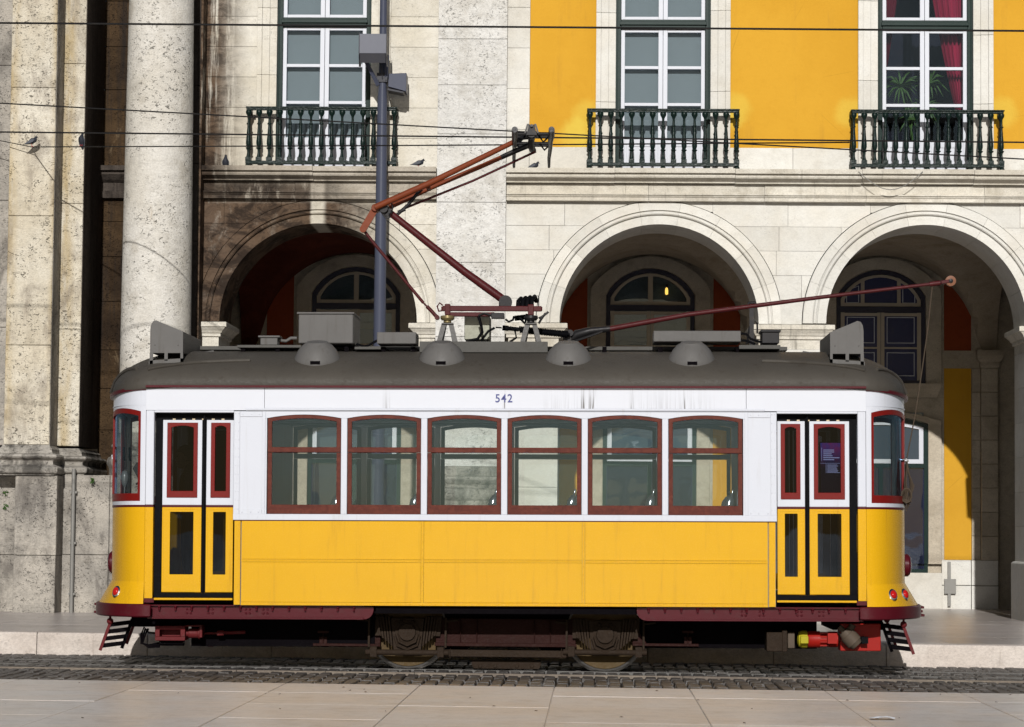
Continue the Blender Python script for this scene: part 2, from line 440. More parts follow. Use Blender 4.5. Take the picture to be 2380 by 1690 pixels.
vmesh = [v.mesh('sett', M['sett']) for v in variants]
vpale = [v.mesh('sett', M['sett_pale']) for v in variants[:3]]
rest = MB(); count = 0
yrow = []
y = E + .02
while y + SD < 26.93: yrow.append(y + SD/2); y += SD
y = 27.06
while y + SD < 27.72: yrow.append(y + SD/2); y += SD
for y0, y1 in ((27.84, 28.58), (28.72, KY-.03)):
    n = int((y1-y0)/SD); d = (y1-y0)/n
    yrow += [y0 + d*(k+.5) for k in range(n)]
for ri, y in enumerate(yrow):
    off = random.uniform(-.012, .012)
    nx = 120
    for k in range(nx):
        x = -8.3 + k*SW*1.06 + off + random.uniform(-.006,.006)
        zz = GZ(x) - .004 + random.uniform(-.006,.003)
        vi = random.randrange(8)
        vis = abs((x + .0314*y) / y) < .194
        if vis and count < 300 and ri < 5:
            px_mid = -1.9 < x < -.6
            me = vpale[vi % 3] if (ri == 0 and px_mid) else vmesh[vi]
            inst(me, 'sett', road, (x, y, zz), (0, 0, random.uniform(-.03,.03))); count += 1
        else:
            rest.add([(q[0]+x, q[1]+y, q[2]+zz) for q in variants[vi].v], variants[vi].f)
o = rest.build('setts', M['sett'], road); o['kind'] = 'stuff'
edge = MB()
for k in range(-9, 9):
    x0 = k*.9; x1 = x0+.894
    edge.add([gpt(x0,26.972,-.03),gpt(x1,26.972,-.03),gpt(x1,27.018,-.03),gpt(x0,27.018,-.03),gpt(x0,26.972,.004),gpt(x1,26.972,.004),gpt(x1,27.018,.004),gpt(x0,27.018,.004)],
             [(0,3,2,1),(4,5,6,7),(0,1,5,4),(1,2,6,5),(2,3,7,6),(3,0,4,7)])
edge.build('track_edge_strip', M['strip'], road)
M['rail'] = paint('worn_steel', (.12,.115,.11), .45, .1, (.06,.045,.035), .5, metal=.6)
for yr in (27.74, 28.64):
    b = MB()
    for (a0, a1, h0, h1) in ((-.033,.033,-.05,.0), (-.065,-.05,-.05,-.006)):
        b.rings([[gpt(-40,yr+a0,h0),gpt(-40,yr+a1,h0),gpt(-40,yr+a1,h1),gpt(-40,yr+a0,h1)],
                 [gpt(40,yr+a0,h0),gpt(40,yr+a1,h0),gpt(40,yr+a1,h1),gpt(40,yr+a0,h1)]])
    struct(b.build('tram_rail', M['rail']))
walk = sheet('sidewalk', [gpt(-60,KY+.12,KH-.02), gpt(60,KY+.12,KH-.02), gpt(60,60,KH-.02), gpt(-60,60,KH-.02)], M['walk'])
x = -9.2
while x < 8.5:
    w = random.choice((1.25, 1.4, 1.55)); b = MB()
    prof = [(KY, -.06), (KY+.012, KH-.03), (KY+.03, KH-.006), (KY+.05, KH), (KY+.33, KH), (KY+.33, -.06)]
    b.rings([[(x+.003, p[0], p[1]+GZ(x)) for p in prof], [(x+w-.003, p[0], p[1]+GZ(x+w)) for p in prof]])
    b.build('kerb_stone', M['kerb'], walk, bevel=.006); x += w
for r, (y0, y1) in enumerate(((30.23,31.3),(31.3,32.3),(32.3,33.4),(33.4,34.5),(34.5,35.6),(35.6,36.7),(36.7,38.1),(38.1,39.4),(39.4,41.),(41.,42.7),(42.7,44.4))):
    me = slab_mesh(1.6, y1-y0, .04, M['walk'])
    for k in range(-6, 6):
        x = 1.6*k + (.8 if r % 2 else 0)
        inst(me, 'paving_slab', walk, (x, (y0+y1)/2, GZ(x)+KH+random.uniform(-.001,.001)), (0, tiltY, 0))

# ---------------------------------------------------------------- arcade building
bld = thing('arcade_building', 'yellow and pale stone arcade building with three round arches and iron balconies behind the tram', 'building',
            (XF(1700), FY, KH))
BASE = .18
ZT = ZF(-170)
# ashlar courses, cut round the arches
A_R, A_RO = 1.43, 1.765
ARCH = [(at(741, 640, FY)[0], ZL(749)), (at(1532, 640, FY)[0], ZF(752, 1532)), (at(2152, 640, FY)[0], ZF(754, 2152))]
DEPTH = 1.15
def block(x0, x1, z0, z1, m, y=FY, d=.32, name='ashlar_block', cut=True, g=.002, c=.003):
    """one stone; where an arch ring passes through it, it is cut to the curve"""
    x0 += g; x1 -= g; z0 += g; z1 -= g
    hit = None
    if cut:
        for cx, cz in ARCH:
            R0 = A_RO + .011
            nx = min(max(cx, x0), x1); nz = min(max(cz, z0), z1)
            if (nx-cx)**2 + (nz-cz)**2 < R0*R0 and z1 > cz: hit = (cx, cz, R0)
    yy = y + random.uniform(-.003, .003)
    if not hit:
        return MB().cbox(x0, x1, yy, y+d, z0, z1, c).build(name, m, bld)
    cx, cz, R0 = hit
    spans = [(x0, min(x1, cx-.002), -1), (max(x0, cx+.002), x1, 1)]
    for a, b, s in spans:
        if b - a < .02: continue
        L = []; n = 20
        for i in range(n+1):
            z = z0 + (z1-z0)*i/n
            h = R0*R0 - (z-cz)**2
            if z < cz: e = cx + s*R0
            elif h <= 0: e = cx
            else: e = cx + s*math.sqrt(h)
            if s < 0: l, r = a, min(b, e)
            else: l, r = max(a, e), b
            if r - l > .0008: L.append((l, r, z))
        if len(L) < 2: continue
        poly = [(l, z) for l, r, z in L]; poly2 = [(r, z) for l, r, z in L]
        MB().prism(poly2 + poly[::-1], yy, y+d, 0).build(name, m, bld)
def courses(xa, xb, za, zb, h, m, lens=(1.0, 1.5), **k):
    n = max(1, round((zb-za)/h)); hh = (zb-za)/n
    for i in range(n):
        x = xa - (random.uniform(0, .7) if xb-xa > 1.6 else 0)
        first = True
        while x < xb - .05:
            w = random.uniform(*lens)
            x1 = x + w
            if xb - x1 < .35: x1 = xb
            block(max(x, xa), min(x1, xb), za+i*hh, za+(i+1)*hh, m, **k)
            x = x1
ZC2 = ZF(471)           # underside of the lower string course
ZI = ARCH[1][1]         # springing
xp0, xp1 = at(1016, 450, FY)[0], at(1177, 450, FY)[0]   # giant pilaster
xs1 = at(1231, 250, FY)[0]                              # edge of the stone strip beside it
xL = at(468, 450, FY)[0]
xR = at(2600, 450, FY)[0]
# spandrel masonry above the springing
courses(xL, xp0+.02, ARCH[0][1], ZL(464), .33, M['bay'], (.55, 1.1))
courses(xp1-.02, xR, ZI, ZC2, .33, M['ashlar'], (.8, 1.3))
# arch rings
def arch_ring(ci, m):
    cx, cz = ARCH[ci]; n = 9
    da = math.pi/n
    prof = [(A_R, FY+DEPTH), (A_R, FY-.045), (1.552, FY-.045), (1.553, FY-.012), (1.568, FY-.012), (1.569, FY-.05), (1.585, FY-.066), (1.605, FY-.066), (1.618, FY-.05), (1.619, FY-.008), (1.636, FY-.008), (1.637, FY-.038), (1.750, FY-.038), (A_RO, FY-.028), (A_RO, FY+.33), (1.6, FY+DEPTH)]
    for k in range(n):
        a0, a1 = math.pi - k*da - .0008, math.pi - (k+1)*da + .0008
        rings = []
        for i in range(6):
            a = a0 + (a1-a0)*i/5
            rings.append([(cx + r*math.cos(a), y, cz + r*math.sin(a)) for r, y in prof])
        o = MB().rings(rings).build('voussoir', m, bld, smooth=30)
for i, m in ((0, M['bay']), (1, M['ashlar']), (2, M['ashlar'])): arch_ring(i, m)
# piers with imposts and plinths
def pier(x0, x1, m, left=True, right=True, plinth=True, zi=ZI):
    n = 6; zb = 1.06
    for i in range(n):
        z0 = zb + (zi-.36-zb)*i/n; z1 = zb + (zi-.36-zb)*(i+1)/n
        block(x0, x1, z0, z1, m, d=DEPTH, cut=False, name='pier_stone')
    a = x0 if left else x0+.08; b = x1 if right else x1-.08
    MB().rect_sweep(x0, x1, FY, FY+DEPTH, [(.0, zi-.36), (.0, zi-.22), (.03, zi-.215), (.03, zi-.17), (.05,zi-.165),(.06,zi-.14),(.075,zi-.12),(.10,zi-.095),(.105,zi-.085),(.125,zi-.08),(.125,zi-.018),(.118,zi-.012)]).build('impost', M['mould'], bld, smooth=35)
    MB().rect_sweep(x0, x1, FY, FY+DEPTH, [(.05, BASE-.1), (.05, zb-.03), (.03, zb-.012), (.0, zb)]).build('pier_plinth', M['ashlar'], bld, bevel=.006)
pier(at(1761, 900, FY)[0]+.01, at(1920, 900, FY)[0]-.01, M['ashlar'])
pier(ARCH[2][0]+A_R+.01, ARCH[2][0]+A_R+1.0, M['ashlar'])
pier(at(1177, 900, FY)[0]+.02, ARCH[1][0]-A_R-.01, M['ashlar'])
pier(ARCH[0][0]+A_R+.01, at(1012, 900, FY)[0]-.02, M['ashlar'], zi=ARCH[0][1])
pier(xL-.2, ARCH[0][0]-A_R-.01, M['bay'], zi=ARCH[0][1])
MB().box(ARCH[2][0]+A_R+.98, xR, FY, FY+.3, BASE-.1, ZI).build('end_wall', M['ashlar'], bld)
# giant pilaster of pitted travertine
PY = FY - .13
z = 2.35
top = ZT
while z < top:
    h = random.uniform(.55, 1.15); z1 = min(z+h, top)
    block(xp0, xp1, z, z1, M['travertine'], y=PY, d=.5, cut=False, name='pilaster_stone', g=.003); z = z1
MB().rect_sweep(xp0, xp1, PY, FY+.6, [(.10,1.72),(.10,1.86),(.12,1.88),(.145,1.93),(.145,1.99),(.12,2.03),(.07,2.05),(.06,2.09),(.085,2.12),(.10,2.16),(.085,2.20),(.03,2.22),(.02,2.31),(.0,2.35)]).build('pilaster_base', M['basemould'], bld, smooth=40)
MB().rect_sweep(xp0, xp1, PY, FY+.6, [(.13,BASE-.1),(.13,.55),(.12,.56),(.12,1.72)]).build('pilaster_pedestal', M['travertine'], bld, bevel=.01)
# upper storey masonry
courses(xL, at(752, 200, FY)[0]-.97+.03, ZL(392), ZT, .42, M['bay'], (.8,.9), cut=False)
courses(at(752, 200, FY)[0]+.97-.03, xp0+.02, ZL(392), ZT, .42, M['bay'], (.8,.9), cut=False)
courses(xp1-.02, xs1, ZF(399), ZT, .62, M['ashlar'], (.8,.9), cut=False)
# pale dado blocks below the plaster, then the plaster fields
ZD, ZD0 = ZF(344), ZF(401)
WIN = [(at(752, 200, FY)[0], -.02), (at(1541, 200, FY)[0], 0), (at(2151, 200, FY)[0], 0)]
HS = .97                    # half width of window and surround
for xa, xb in ((xs1, WIN[1][0]-HS+.02), (WIN[1][0]+HS-.02, WIN[2][0]-HS+.02), (WIN[2][0]+HS-.02, xR)):
    courses(xa, xb, ZD0, ZD, .4, M['ashlar'], (.9, 1.4), cut=False)
    b = MB().box(xa, xb, FY+.015, FY+.3, ZD, ZT); b.build('plaster_field', M['ochre'], bld)
# cornice below the balconies: ledge stones and the string course
def cornice(xa, xb, zf, m):
    zs = [zf(p) for p in (399, 410, 412, 417, 423, 430, 432, 453, 454.5, 458, 463, 470.5)]
    up = [(FY+.3, zs[0]), (FY-.30, zs[0]), (FY-.305, zs[0]-.01), (FY-.305, zs[1]), (FY-.255, zs[1]-.002), (FY-.25, zs[2]), (FY-.265, zs[3]), (FY-.255, zs[3]-.02), (FY-.20, zs[4]), (FY-.15, zs[4]-.03), (FY-.15, zs[5]), (FY-.09, zs[5]-.002), (FY+.3, zs[5]-.002)]
    lo = [(FY+.3, zs[5]-.006), (FY-.07, zs[5]-.006), (FY-.07, zs[7]), (FY-.135, zs[8]), (FY-.14, zs[8]-.015), (FY-.115, zs[9]), (FY-.125, zs[9]-.012), (FY-.105, zs[10]), (FY-.105, zs[11]), (FY-.03, zs[11]-.004), (FY+.3, zs[11]-.004)]
    for prof, nm in ((up, 'cornice_stone'), (lo, 'string_course_stone')):
        x = xa
        while x < xb-.01:
            w = random.uniform(1.1, 2.1); x1 = x+w
            if xb-x1 < .6: x1 = xb
            dy = random.uniform(-.006,.006); dz = random.uniform(-.005,.005)
            MB().prism_x([(p[0]+(dy if p[0] < FY else 0), p[1]+dz) for p in prof], x+.002, x1-.002).build(nm, m, bld, smooth=25)
            x = x1
M['baymould'] = stone('sooted_moulding', (.48,.42,.34), (.60,.54,.45), pits=.5, soot=[((.05,.030,.018), soot_bay), ((.012,.009,.008), soot_dark), ((.12,.10,.08), drips)], bump=.5)
cornice(xL, xp0-.002, lambda p: ZL(p-7), M['baymould'])
cornice(xp1+.002, xR, ZF, M['mould'])

# ---- tall windows with iron balconies
def room(cx, hw, z0, z1, y0, y1, blind=None):
    b = MB(); b.add([(cx-hw,y0,z0),(cx+hw,y0,z0),(cx+hw,y1,z0),(cx-hw,y1,z0),(cx-hw,y0,z1),(cx+hw,y0,z1),(cx+hw,y1,z1),(cx-hw,y1,z1)],
                    [(0,1,2,3),(4,7,6,5),(1,5,6,2),(2,6,7,3),(3,7,4,0)])
    return b
def tall_window(i, cx, dz, label):
    zf = (lambda p: ZF(p)+dz) if i else (lambda p: ZL(p-6))
    zb = zf(400)
    for s in (-1, 1):     # moulded stone surround in three steps
        x0, x1 = cx+s*.685, cx+s*HS
        zz = zb
        while zz < ZT:
            h = random.uniform(.9, 1.5); ze = min(ZT, zz+h)
            b = MB()
            for a, c, y in ((.685,.79,FY-.02), (.79,.90,FY-.035), (.90,HS,FY-.055)):
                xa, xb = sorted((cx+s*a, cx+s*c))
                b.box(xa, xb, y, FY+.3, zz+.002, ze-.002)
            b.build('surround_stone', M['bay'] if i == 0 else M['ashlar'], bld, bevel=.004); zz = ze
    w = MB()
    for s in (-1, 1):
        xa, xb = sorted((cx+s*.685, cx+s*.61)); w.box(xa, xb, FY+.06, FY+.24, zb, ZT)
        xa, xb = sorted((cx+s*.672, cx+s*.655)); w.box(xa, xb, FY+.045, FY+.06, zb, ZT)
    w.box(cx-.61, cx+.61, FY+.05, FY+.24, zf(66), zf(45)); w.box(cx-.63, cx+.63, FY+.02, FY+.06, zf(58), zf(50))
    win = w.build('window', M['green'], bld, bevel=.004); win['label'] = label
    gy = FY+.135
    for s in (-1, 1):
        xa, xb = sorted((cx+s*.003, cx+s*.607))
        xi, xo = cx+s*.066, cx+s*.553
        a, c = sorted((xi, xo))
        f = MB().box(xa, a, FY+.10, FY+.17, zf(397), zf(67)).box(c, xb, FY+.10, FY+.17, zf(397), zf(67))
        for p0, p1 in ((67,73.5),(152,159),(238,245),(323,397)): f.box(a, c, FY+.104, FY+.166, zf(p1), zf(p0))
        f.loop([(a+.03,zf(390)),(c-.03,zf(390)),(c-.03,zf(334)),(a+.03,zf(334))], [(a+.06,zf(384)),(c-.06,zf(384)),(c-.06,zf(340)),(a+.06,zf(340))], FY+.094, FY+.106)
        f.build('sash', M['sash'], win, bevel=.003)
        for p0, p1 in ((73.5,152),(159,238),(245,323)):
            MB().pane([(a,zf(p1)),(c,zf(p1)),(c,zf(p0)),(a,zf(p0))], gy).build('pane', M['pane'], win)
        f = MB().box(xa, a, FY+.10, FY+.17, zf(44), ZT).box(c, xb, FY+.10, FY+.17, zf(44), ZT).box(a, c, FY+.104, FY+.166, zf(44), zf(37)).box(a, c, FY+.104, FY+.166, zf(-45), zf(-52))
        f.build('upper_sash', M['sash'], win, bevel=.003)
        MB().pane([(a,zf(37)),(c,zf(37)),(c,zf(-45)),(a,zf(-45))], gy).build('pane', M['pane'], win)
    room(cx, 1.3, zb-.05, ZT, FY+.245, FY+2.6).build('room', M['room'], win)
    if i < 2:
        MB().box(cx-.60, cx+.60, FY+.22, FY+.235, zb, ZT).build('blind', M['blind'], win)
    else:
        for s, x0, x1, xt in ((-1, -.60, -.30, -.57), (1, .60, .06, .56)):
            n = 22; A = []; B = []
            zt, ztie = zf(-120), zf(160 if s < 0 else 250)
            rings = []
            for k in range(9):
                u = k/8; z = zt + (ztie-zt)*u
                row = []
                for j in range(n+1):
                    v = j/n
                    xo = x0 + (xt-x0)*u*.2; xi = x1 + (xt+(.05 if s < 0 else -.08)*1-x1)*u**1.3
                    row.append((cx + xo + (xi-xo)*v, FY+.36+.05*math.sin(v*34+s), z))
                rings.append(row)
            MB().rings(rings, caps=False, closed=False).build('curtain', M['curtain'], win, smooth=80)
    # balcony
    P = .315; by = FY-.225
    zr0, zr1 = zf(268.5), zf(260.5); zl0, zl1 = zf(393), zf(385.5)
    hw = 1.06
    r = MB()
    r.box(cx-hw-.035, cx+hw+.035, by-.045, by+.045, zr1-.022, zr1)
    r.box(cx-hw-.02, cx+hw+.02, by-.03, by+.03, zr0, zr1-.022)
    for s in (-1, 1):
        r.box(cx+s*hw-.035, cx+s*hw+.035, by+.045, FY-.01, zr0, zr1-.003)
        r.box(cx+s*hw-.02, cx+s*hw+.02, by+.03, FY-.01, zl0, zl1-.003)
    bal = r.build('balcony', M['ironwork'], bld, bevel=.005)
    MB().box(cx-hw-.03, cx+hw+.03, by-.035, by+.035, zl0, zl1).build('bottom_rail', M['ironwork'], bal, bevel=.004)
    for k in (-1, 0, 1):
        MB().ball((cx+k*hw, by, zl0-.03), .04, n=10, m=6).build('foot', M['ironwork'], bal, smooth=60)
    for k in range(15):
        inst(baluster_mesh(zr0-zl1), 'baluster', bal, (cx-hw+.008 + k*(2*hw-.016)/14, by, zl1))
    for s in (-1, 1):
        inst(baluster_mesh(zr0-zl1), 'baluster', bal, (cx+s*hw, by+.13, zl1))
_bm = {}
def baluster_mesh(H):
    k = round(H, 4)
    if k not in _bm:
        b = MB(); f = H/.735
        b.box(-.032,.032,-.032,.032,0,.052*f)
        b.lathe((0,0,0), [(.028,.05*f),(.019,.085*f),(.015,.12*f),(.016,.165*f),(.032,.182*f),(.033,.192*f),(.018,.20*f),(.026,.222*f),(.031,.25*f),(.030,.29*f),(.023,.38*f),(.0165,.50*f),(.016,.525*f),(.025,.532*f),(.025,.545*f),(.017,.552*f),(.0145,.58*f),(.0145,.64*f),(.022,.665*f),(.035,.69*f),(.037,.72*f),(.030,.735*f)], n=12); b.v = [(x*1.22, y*1.22, z) for x, y, z in b.v]
        _bm[k] = b.mesh('baluster', M['ironwork'], 35)
    return _bm[k]
tall_window(0, *WIN[0], 'tall white window with grey blinds above the sooty arch')
tall_window(1, *WIN[1], 'tall white window with grey blinds between ochre walls')
tall_window(2, *WIN[2], 'tall white window with crimson curtains and a palm')

# ---- inside of the arcade
IY = 44.4
def ZI_(py, px=2150): return at(px, py, IY)[1]
iw = MB().box(xL-2.5, xR, IY, IY+.5, BASE-.1, 7.2).build('inner_wall', M['inner'], bld)
zv = ZI                                   # vault springing
zband0, zband1 = ZI_(856), ZI_(815)
halfbay = 1.92
HB = [ARCH[0][0], ARCH[1][0], ARCH[2][0]]
for bi, cx in enumerate(HB):
    # groin vault
    nx, ny = 36, 30; y0, y1 = FY+DEPTH-.05, IY; yc = (y0+y1)/2; hy = (y1-y0)/2
    rows_ = []
    hw_ = halfbay
    for j in range(ny+1):
        y = y0 + (y1-y0)*j/ny; row = []
        for i in range(nx+1):
            x = -hw_ + 2*hw_*i/nx
            h1 = math.sqrt(max(0, 1.62**2 - x*x)); h2 = 1.62*math.sqrt(max(0, 1-((y-yc)/hy)**2))
            row.append((cx+x, y, zv + max(h1, h2)))
        rows_.append(row)
    MB().rings(rows_, caps=False, closed=False).build('vault', M['redvault'] if bi == 0 else M['vault'], bld, smooth=35)
    # wall pilasters, plaster fields, plinth, impost band
    for s in (-1, 1):
        xa, xb = sorted((cx+s*1.5, cx+s*1.925))
        zc = 1.02
        n = 8
        for k in range(n):
            za, zb_ = zc+(zband0-zc)*k/n, zc+(zband0-zc)*(k+1)/n
            MB().cbox(*sorted((cx+s*1.5, cx+s*1.64)), IY-.07, IY+.02, za+.003, zb_-.003).build('wall_stone', M['inner'], bld)
            MB().cbox(*sorted((cx+s*1.645, cx+s*1.92)), IY-.16, IY+.02, za+.003, zb_-.003).build('wall_stone', M['inner'], bld)
        xi, xj = sorted((cx+s*1.05, cx+s*1.497))
        MB().box(xi, xj, IY-.02, IY+.02, zc, zband0).build('plaster_field', M['lunette'] if bi == 0 else M['ochre'], bld)
        MB().box(xi, xj, IY-.02, IY+.02, zband1, zv+1.5).build('plaster_field', M['lunette'], bld)
        MB().rect_sweep(*sorted((cx+s*1.645, cx+s*1.92)), IY-.16, IY+.1, [(.0,zband0),(.02,zband0+.02),(.02,zband0+.1),(.06,zband0+.14),(.08,zband0+.2),(.08,zband1)]).build('wall_impost', M['inner'], bld)
        MB().box(*sorted((cx+s*.9, cx+s*1.643)), IY-.05, IY+.05, zband0, zband1).build('wall_band', M['inner'], bld)
        for a, c in ((1.0, 1.48), (1.486, 1.92)):
            for za, zb_ in ((BASE-.1, .60), (.606, zc)):
                MB().cbox(*sorted((cx+s*a, cx+s*c)), IY-.14 if a > 1.2 else IY-.10, IY+.02, za, zb_-.004).build('plinth_stone', M['ashlar'], bld)
    # upper arched window
    def arcpts(hw, zs, rise, n=14, inset_=0):
        Rr = (hw*hw+rise*rise)/(2*rise); a = math.asin(hw/Rr)
        return [(cx + Rr*math.sin(t), zs + rise - Rr + Rr*math.cos(t)) for t in [a - 2*a*k/n for k in range(n+1)]]
    zsill, zsp, ztop = ZI_(892), ZI_(690), ZI_(628)
    def frame(hw0, hw1, za0, za1, zs0, zs1, r0, r1): 
        return [(cx-hw0, za0), (cx+hw0, za0)] + arcpts(hw0, zs0, r0), [(cx-hw1, za1), (cx+hw1, za1)] + arcpts(hw1, zs1, r1)
    sr = ztop - zsp
    A, B = frame(1.0, .74, zsill-.02, zsill+.0, zsp+.1, zsp, sr+.1, sr)
    MB().loop(A, B, IY-.11, IY+.02).build('window_surround', M['inner'], bld, bevel=.008)
    A, B = frame(.735, .665, zsill, zsill+.05, zsp-.01, zsp-.05, sr, sr-.03)
    wf = MB().loop(A, B, IY-.07, IY+.01)
    wf.box(cx-.70, cx+.70, IY-.08, IY+.01, ZI_(728), ZI_(714))
    win = wf.build('window', M['navy'], bld)
    MB().rect_sweep(cx-.85, cx+.85, IY-.06, IY+.05, [(.06,ZI_(925)),(.08,ZI_(920)),(.12,ZI_(905)),(.13,ZI_(897)),(.13,zsill-.005)]).build('window_sill', M['inner'], bld)
    f = MB()
    for s in (-1, 1):
        f.box(*sorted((cx+s*.004, cx+s*.06)), IY-.055, IY-.01, zsill+.05, ZI_(728)); f.box(*sorted((cx+s*.60, cx+s*.664)), IY-.055, IY-.01, zsill+.05, ZI_(728))
        for p in (729, 886): f.box(*sorted((cx+s*.06, cx+s*.60)), IY-.053, IY-.012, ZI_(p)-.05, ZI_(p))
        f.box(*sorted((cx+s*.06, cx+s*.60)), IY-.05, IY-.015, ZI_(812), ZI_(808))
    A, B = frame(.66, .60, ZI_(714), ZI_(714)+.06, zsp-.055, zsp-.06, sr-.035, sr-.07)
    f.loop(A, B, IY-.055, IY-.01)
    if bi < 2: f.box(cx-.04, cx+.04, IY-.054, IY-.012, ZI_(712), ztop-.1)
    else:
        for s in (-1, 1): f.box(cx+s*.30-.03, cx+s*.30+.03, IY-.054, IY-.012, ZI_(712), ztop-.13)
    f.build('sash', M['oldsash'], win)
    if bi < 2:
        MB().pane(frame(.64,.6,zsill+.04,0,zsp-.08,zsp,sr-.05,sr-.1)[0], IY-.034).build('pane', M['shopglass'], win)
        MB().box(cx-.6, cx+.6, IY-.022, IY-.018, zsill+.06, zsill+.85).build('blind', M['blind'], win)
    else:
        MB().prism(frame(.64,.6,zsill+.04,0,zsp-.08,zsp,sr-.05,sr-.1)[0], IY-.034, IY-.028).build('blue_panel', M['bluefilm'], win)
        for s in (-1, 1):
            for z0_, z1_ in ((ZI_(806), ZI_(734)), (ZI_(882), ZI_(816))):
                a, b_ = sorted((cx+s*.10, cx+s*.56))
                L = MB(); t = .012
                L.loop([(a,z0_+.05),(b_,z0_+.05),(b_,z1_-.03),(a,z1_-.03)], [(a+t,z0_+.05+t),(b_-t,z0_+.05+t),(b_-t,z1_-.03-t),(a+t,z1_-.03-t)], IY-.037, IY-.0335)
                L.build('printed_line', M['whiteline'], win)
        for s in (-1, 1):
            a, b_ = sorted((cx+s*.36, cx+s*.57)); z0_, z1_ = ZI_(706), ZI_(668)
            L = MB(); t = .012; k = .06
            za, zb_ = (z1_-k, z1_+.02) if s < 0 else (z1_+.02, z1_-k)
            L.loop([(a,z0_),(b_,z0_),(b_,zb_),(a,za)], [(a+t,z0_+t),(b_-t,z0_+t),(b_-t,zb_-t),(a+t,za-t)], IY-.037, IY-.0335)
            L.build('printed_line', M['whiteline'], win)
    # shop front below
    zd0, zd1 = ZI_(1323), ZI_(962)
    A, B = frame(1.0, .78, .95, .95, zd1-.12, zd1-.17, .16, .14)
    MB().loop(A, B, IY-.10, IY+.02).build('door_surround', M['inner'], bld, bevel=.008)
    A, B = frame(.775, .71, zd0-.06, zd0, zd1-.18, zd1-.22, .13, .10)
    sf = MB().loop(A, B, IY-.07, IY+.01)
    sf.box(cx-.72, cx+.72, IY-.075, IY+.01, ZI_(1088), ZI_(1079)); sf.box(cx-.035, cx+.035, IY-.072, IY+.01, zd0, ZI_(1088))
    sh = sf.build('shop_front', M['green'], bld)
    A, B = frame(.70, .63, ZI_(1078), ZI_(1078)+.07, zd1-.23, zd1-.26, .09, .07)
    MB().loop(A, B, IY-.06, IY-.01).build('fanlight_frame', M['sash'], sh)
    MB().pane([(cx-.7,zd0),(cx+.7,zd0),(cx+.7,zd1),(cx-.7,zd1)], IY-.036).build('pane', M['shopglass'], sh)
    MB().box(cx-.71, cx+.71, IY-.02, IY-.015, ZI_(1078), zd1+.02).build('blind', M['blind'], sh)
    MB().box(cx-.71, cx+.71, IY-.02, IY-.015, zd0, ZI_(1080)).build('shop_poster', M['shopblue'] if 'shopblue' in M else M['bluefilm'], sh)
    MB().box(cx-1.0, cx+1.0, IY-.10, IY+.02, BASE-.1, zd0-.06).build('stall_riser', M['ashlar'], bld)
# roof slab and back of the upper storey so that no daylight leaks into the arcade
MB().box(xL-2.5, xR, FY+.31, IY+.5, ZI+1.78, ZI+1.98).build('upper_floor', M['vault'], bld)
MB().box(xR-.1, xR, FY+.3, IY, BASE, ZI+1.9).build('arcade_end_wall', M['inner'], bld)
MB().box(xL-2.5, xL-2.3, FY+.5, IY, BASE, ZI+1.9).build('arcade_end_wall', M['inner'], bld)
# lit bulb seen in the middle inner window
bx, bz = at(1550, 676, IY-.3)
lamp = thing('wall_lamp', 'small glowing amber lamp in front of the middle arcade window', 'lamp', (bx, IY-.12, bz))
MB().lathe((bx, IY-.12, bz-.05), [(.006,0),(.024,.01),(.026,.07),(.018,.11),(.008,.12)], n=10).build('bulb', M['bulb'], lamp, smooth=50)
MB().box(bx-.02, bx+.02, IY-.13, IY-.06, bz+.07, bz+.12).build('bracket', M['navy'], lamp)
for x0_, x1_, y0_, y1_ in ((2203,2210,1306,1345.5),(2203,2210,1380.5,1409),(2195,2222,1346,1380)):
    q0, q1 = at(x0_, y1_, IY-.16), at(x1_, y0_, IY-.16)
    MB().box(q0[0], q1[0], IY-.165, IY-.13, q0[1], q1[1]).build('cable_cover', M['metalgrey'], bld)
# palm behind the right window
cxp = WIN[2][0]
palm = thing('potted_palm', 'spiky green palm standing behind the right window with crimson curtains', 'plant', (cxp-.1, FY+.7, ZF(397)))
lf = MB()
for hx, hz, n in ((-.30, ZF(185), 22), (.13, ZF(175), 16), (.06, ZF(240), 18), (-.12, ZF(262), 14)):
    for k in range(n):
        a = 2*math.pi*k/n + random.uniform(-.2,.2); L = random.uniform(.22,.38); e = random.uniform(-.6,.5)
        p0 = Vector((cxp+hx, FY+.55, hz)); d = Vector((math.cos(a)*.9, random.uniform(-.4,.3), math.sin(a)*.8 + .1))*L
        sd = d.cross(Vector((0,1,0))).normalized()*.012
        mid = p0 + d*.55 + Vector((0,0,.02)); end = p0 + d + Vector((0,0,-.10*abs(e)-.04))
        lf.add([p0-sd*.4, p0+sd*.4, mid+sd, mid-sd, end], [(0,1,2,3),(3,2,4)])
lf.build('leaves', M['leaf'], palm)
MB().tube([(cxp-.1,FY+.6,ZF(397)+.02),(cxp-.12,FY+.58,ZF(300)),(cxp-.3,FY+.55,ZF(185))], .015).tube([(cxp-.08,FY+.6,ZF(397)+.02),(cxp+.02,FY+.57,ZF(280)),(cxp+.13,FY+.55,ZF(175))], .015).build('stem', M['leaf'], palm)
# surface cable under the right balcony
b = MB(); b.tube([PT(1995+ (150*k/16), 399 + 42*math.sin(math.pi*k/16), FY-.315) for k in range(17)], .006, 6)
o = tag(b.build('loose_cable', M['metalgrey']), 'thin loose cable sagging below the right balcony over the cornice', 'cable')
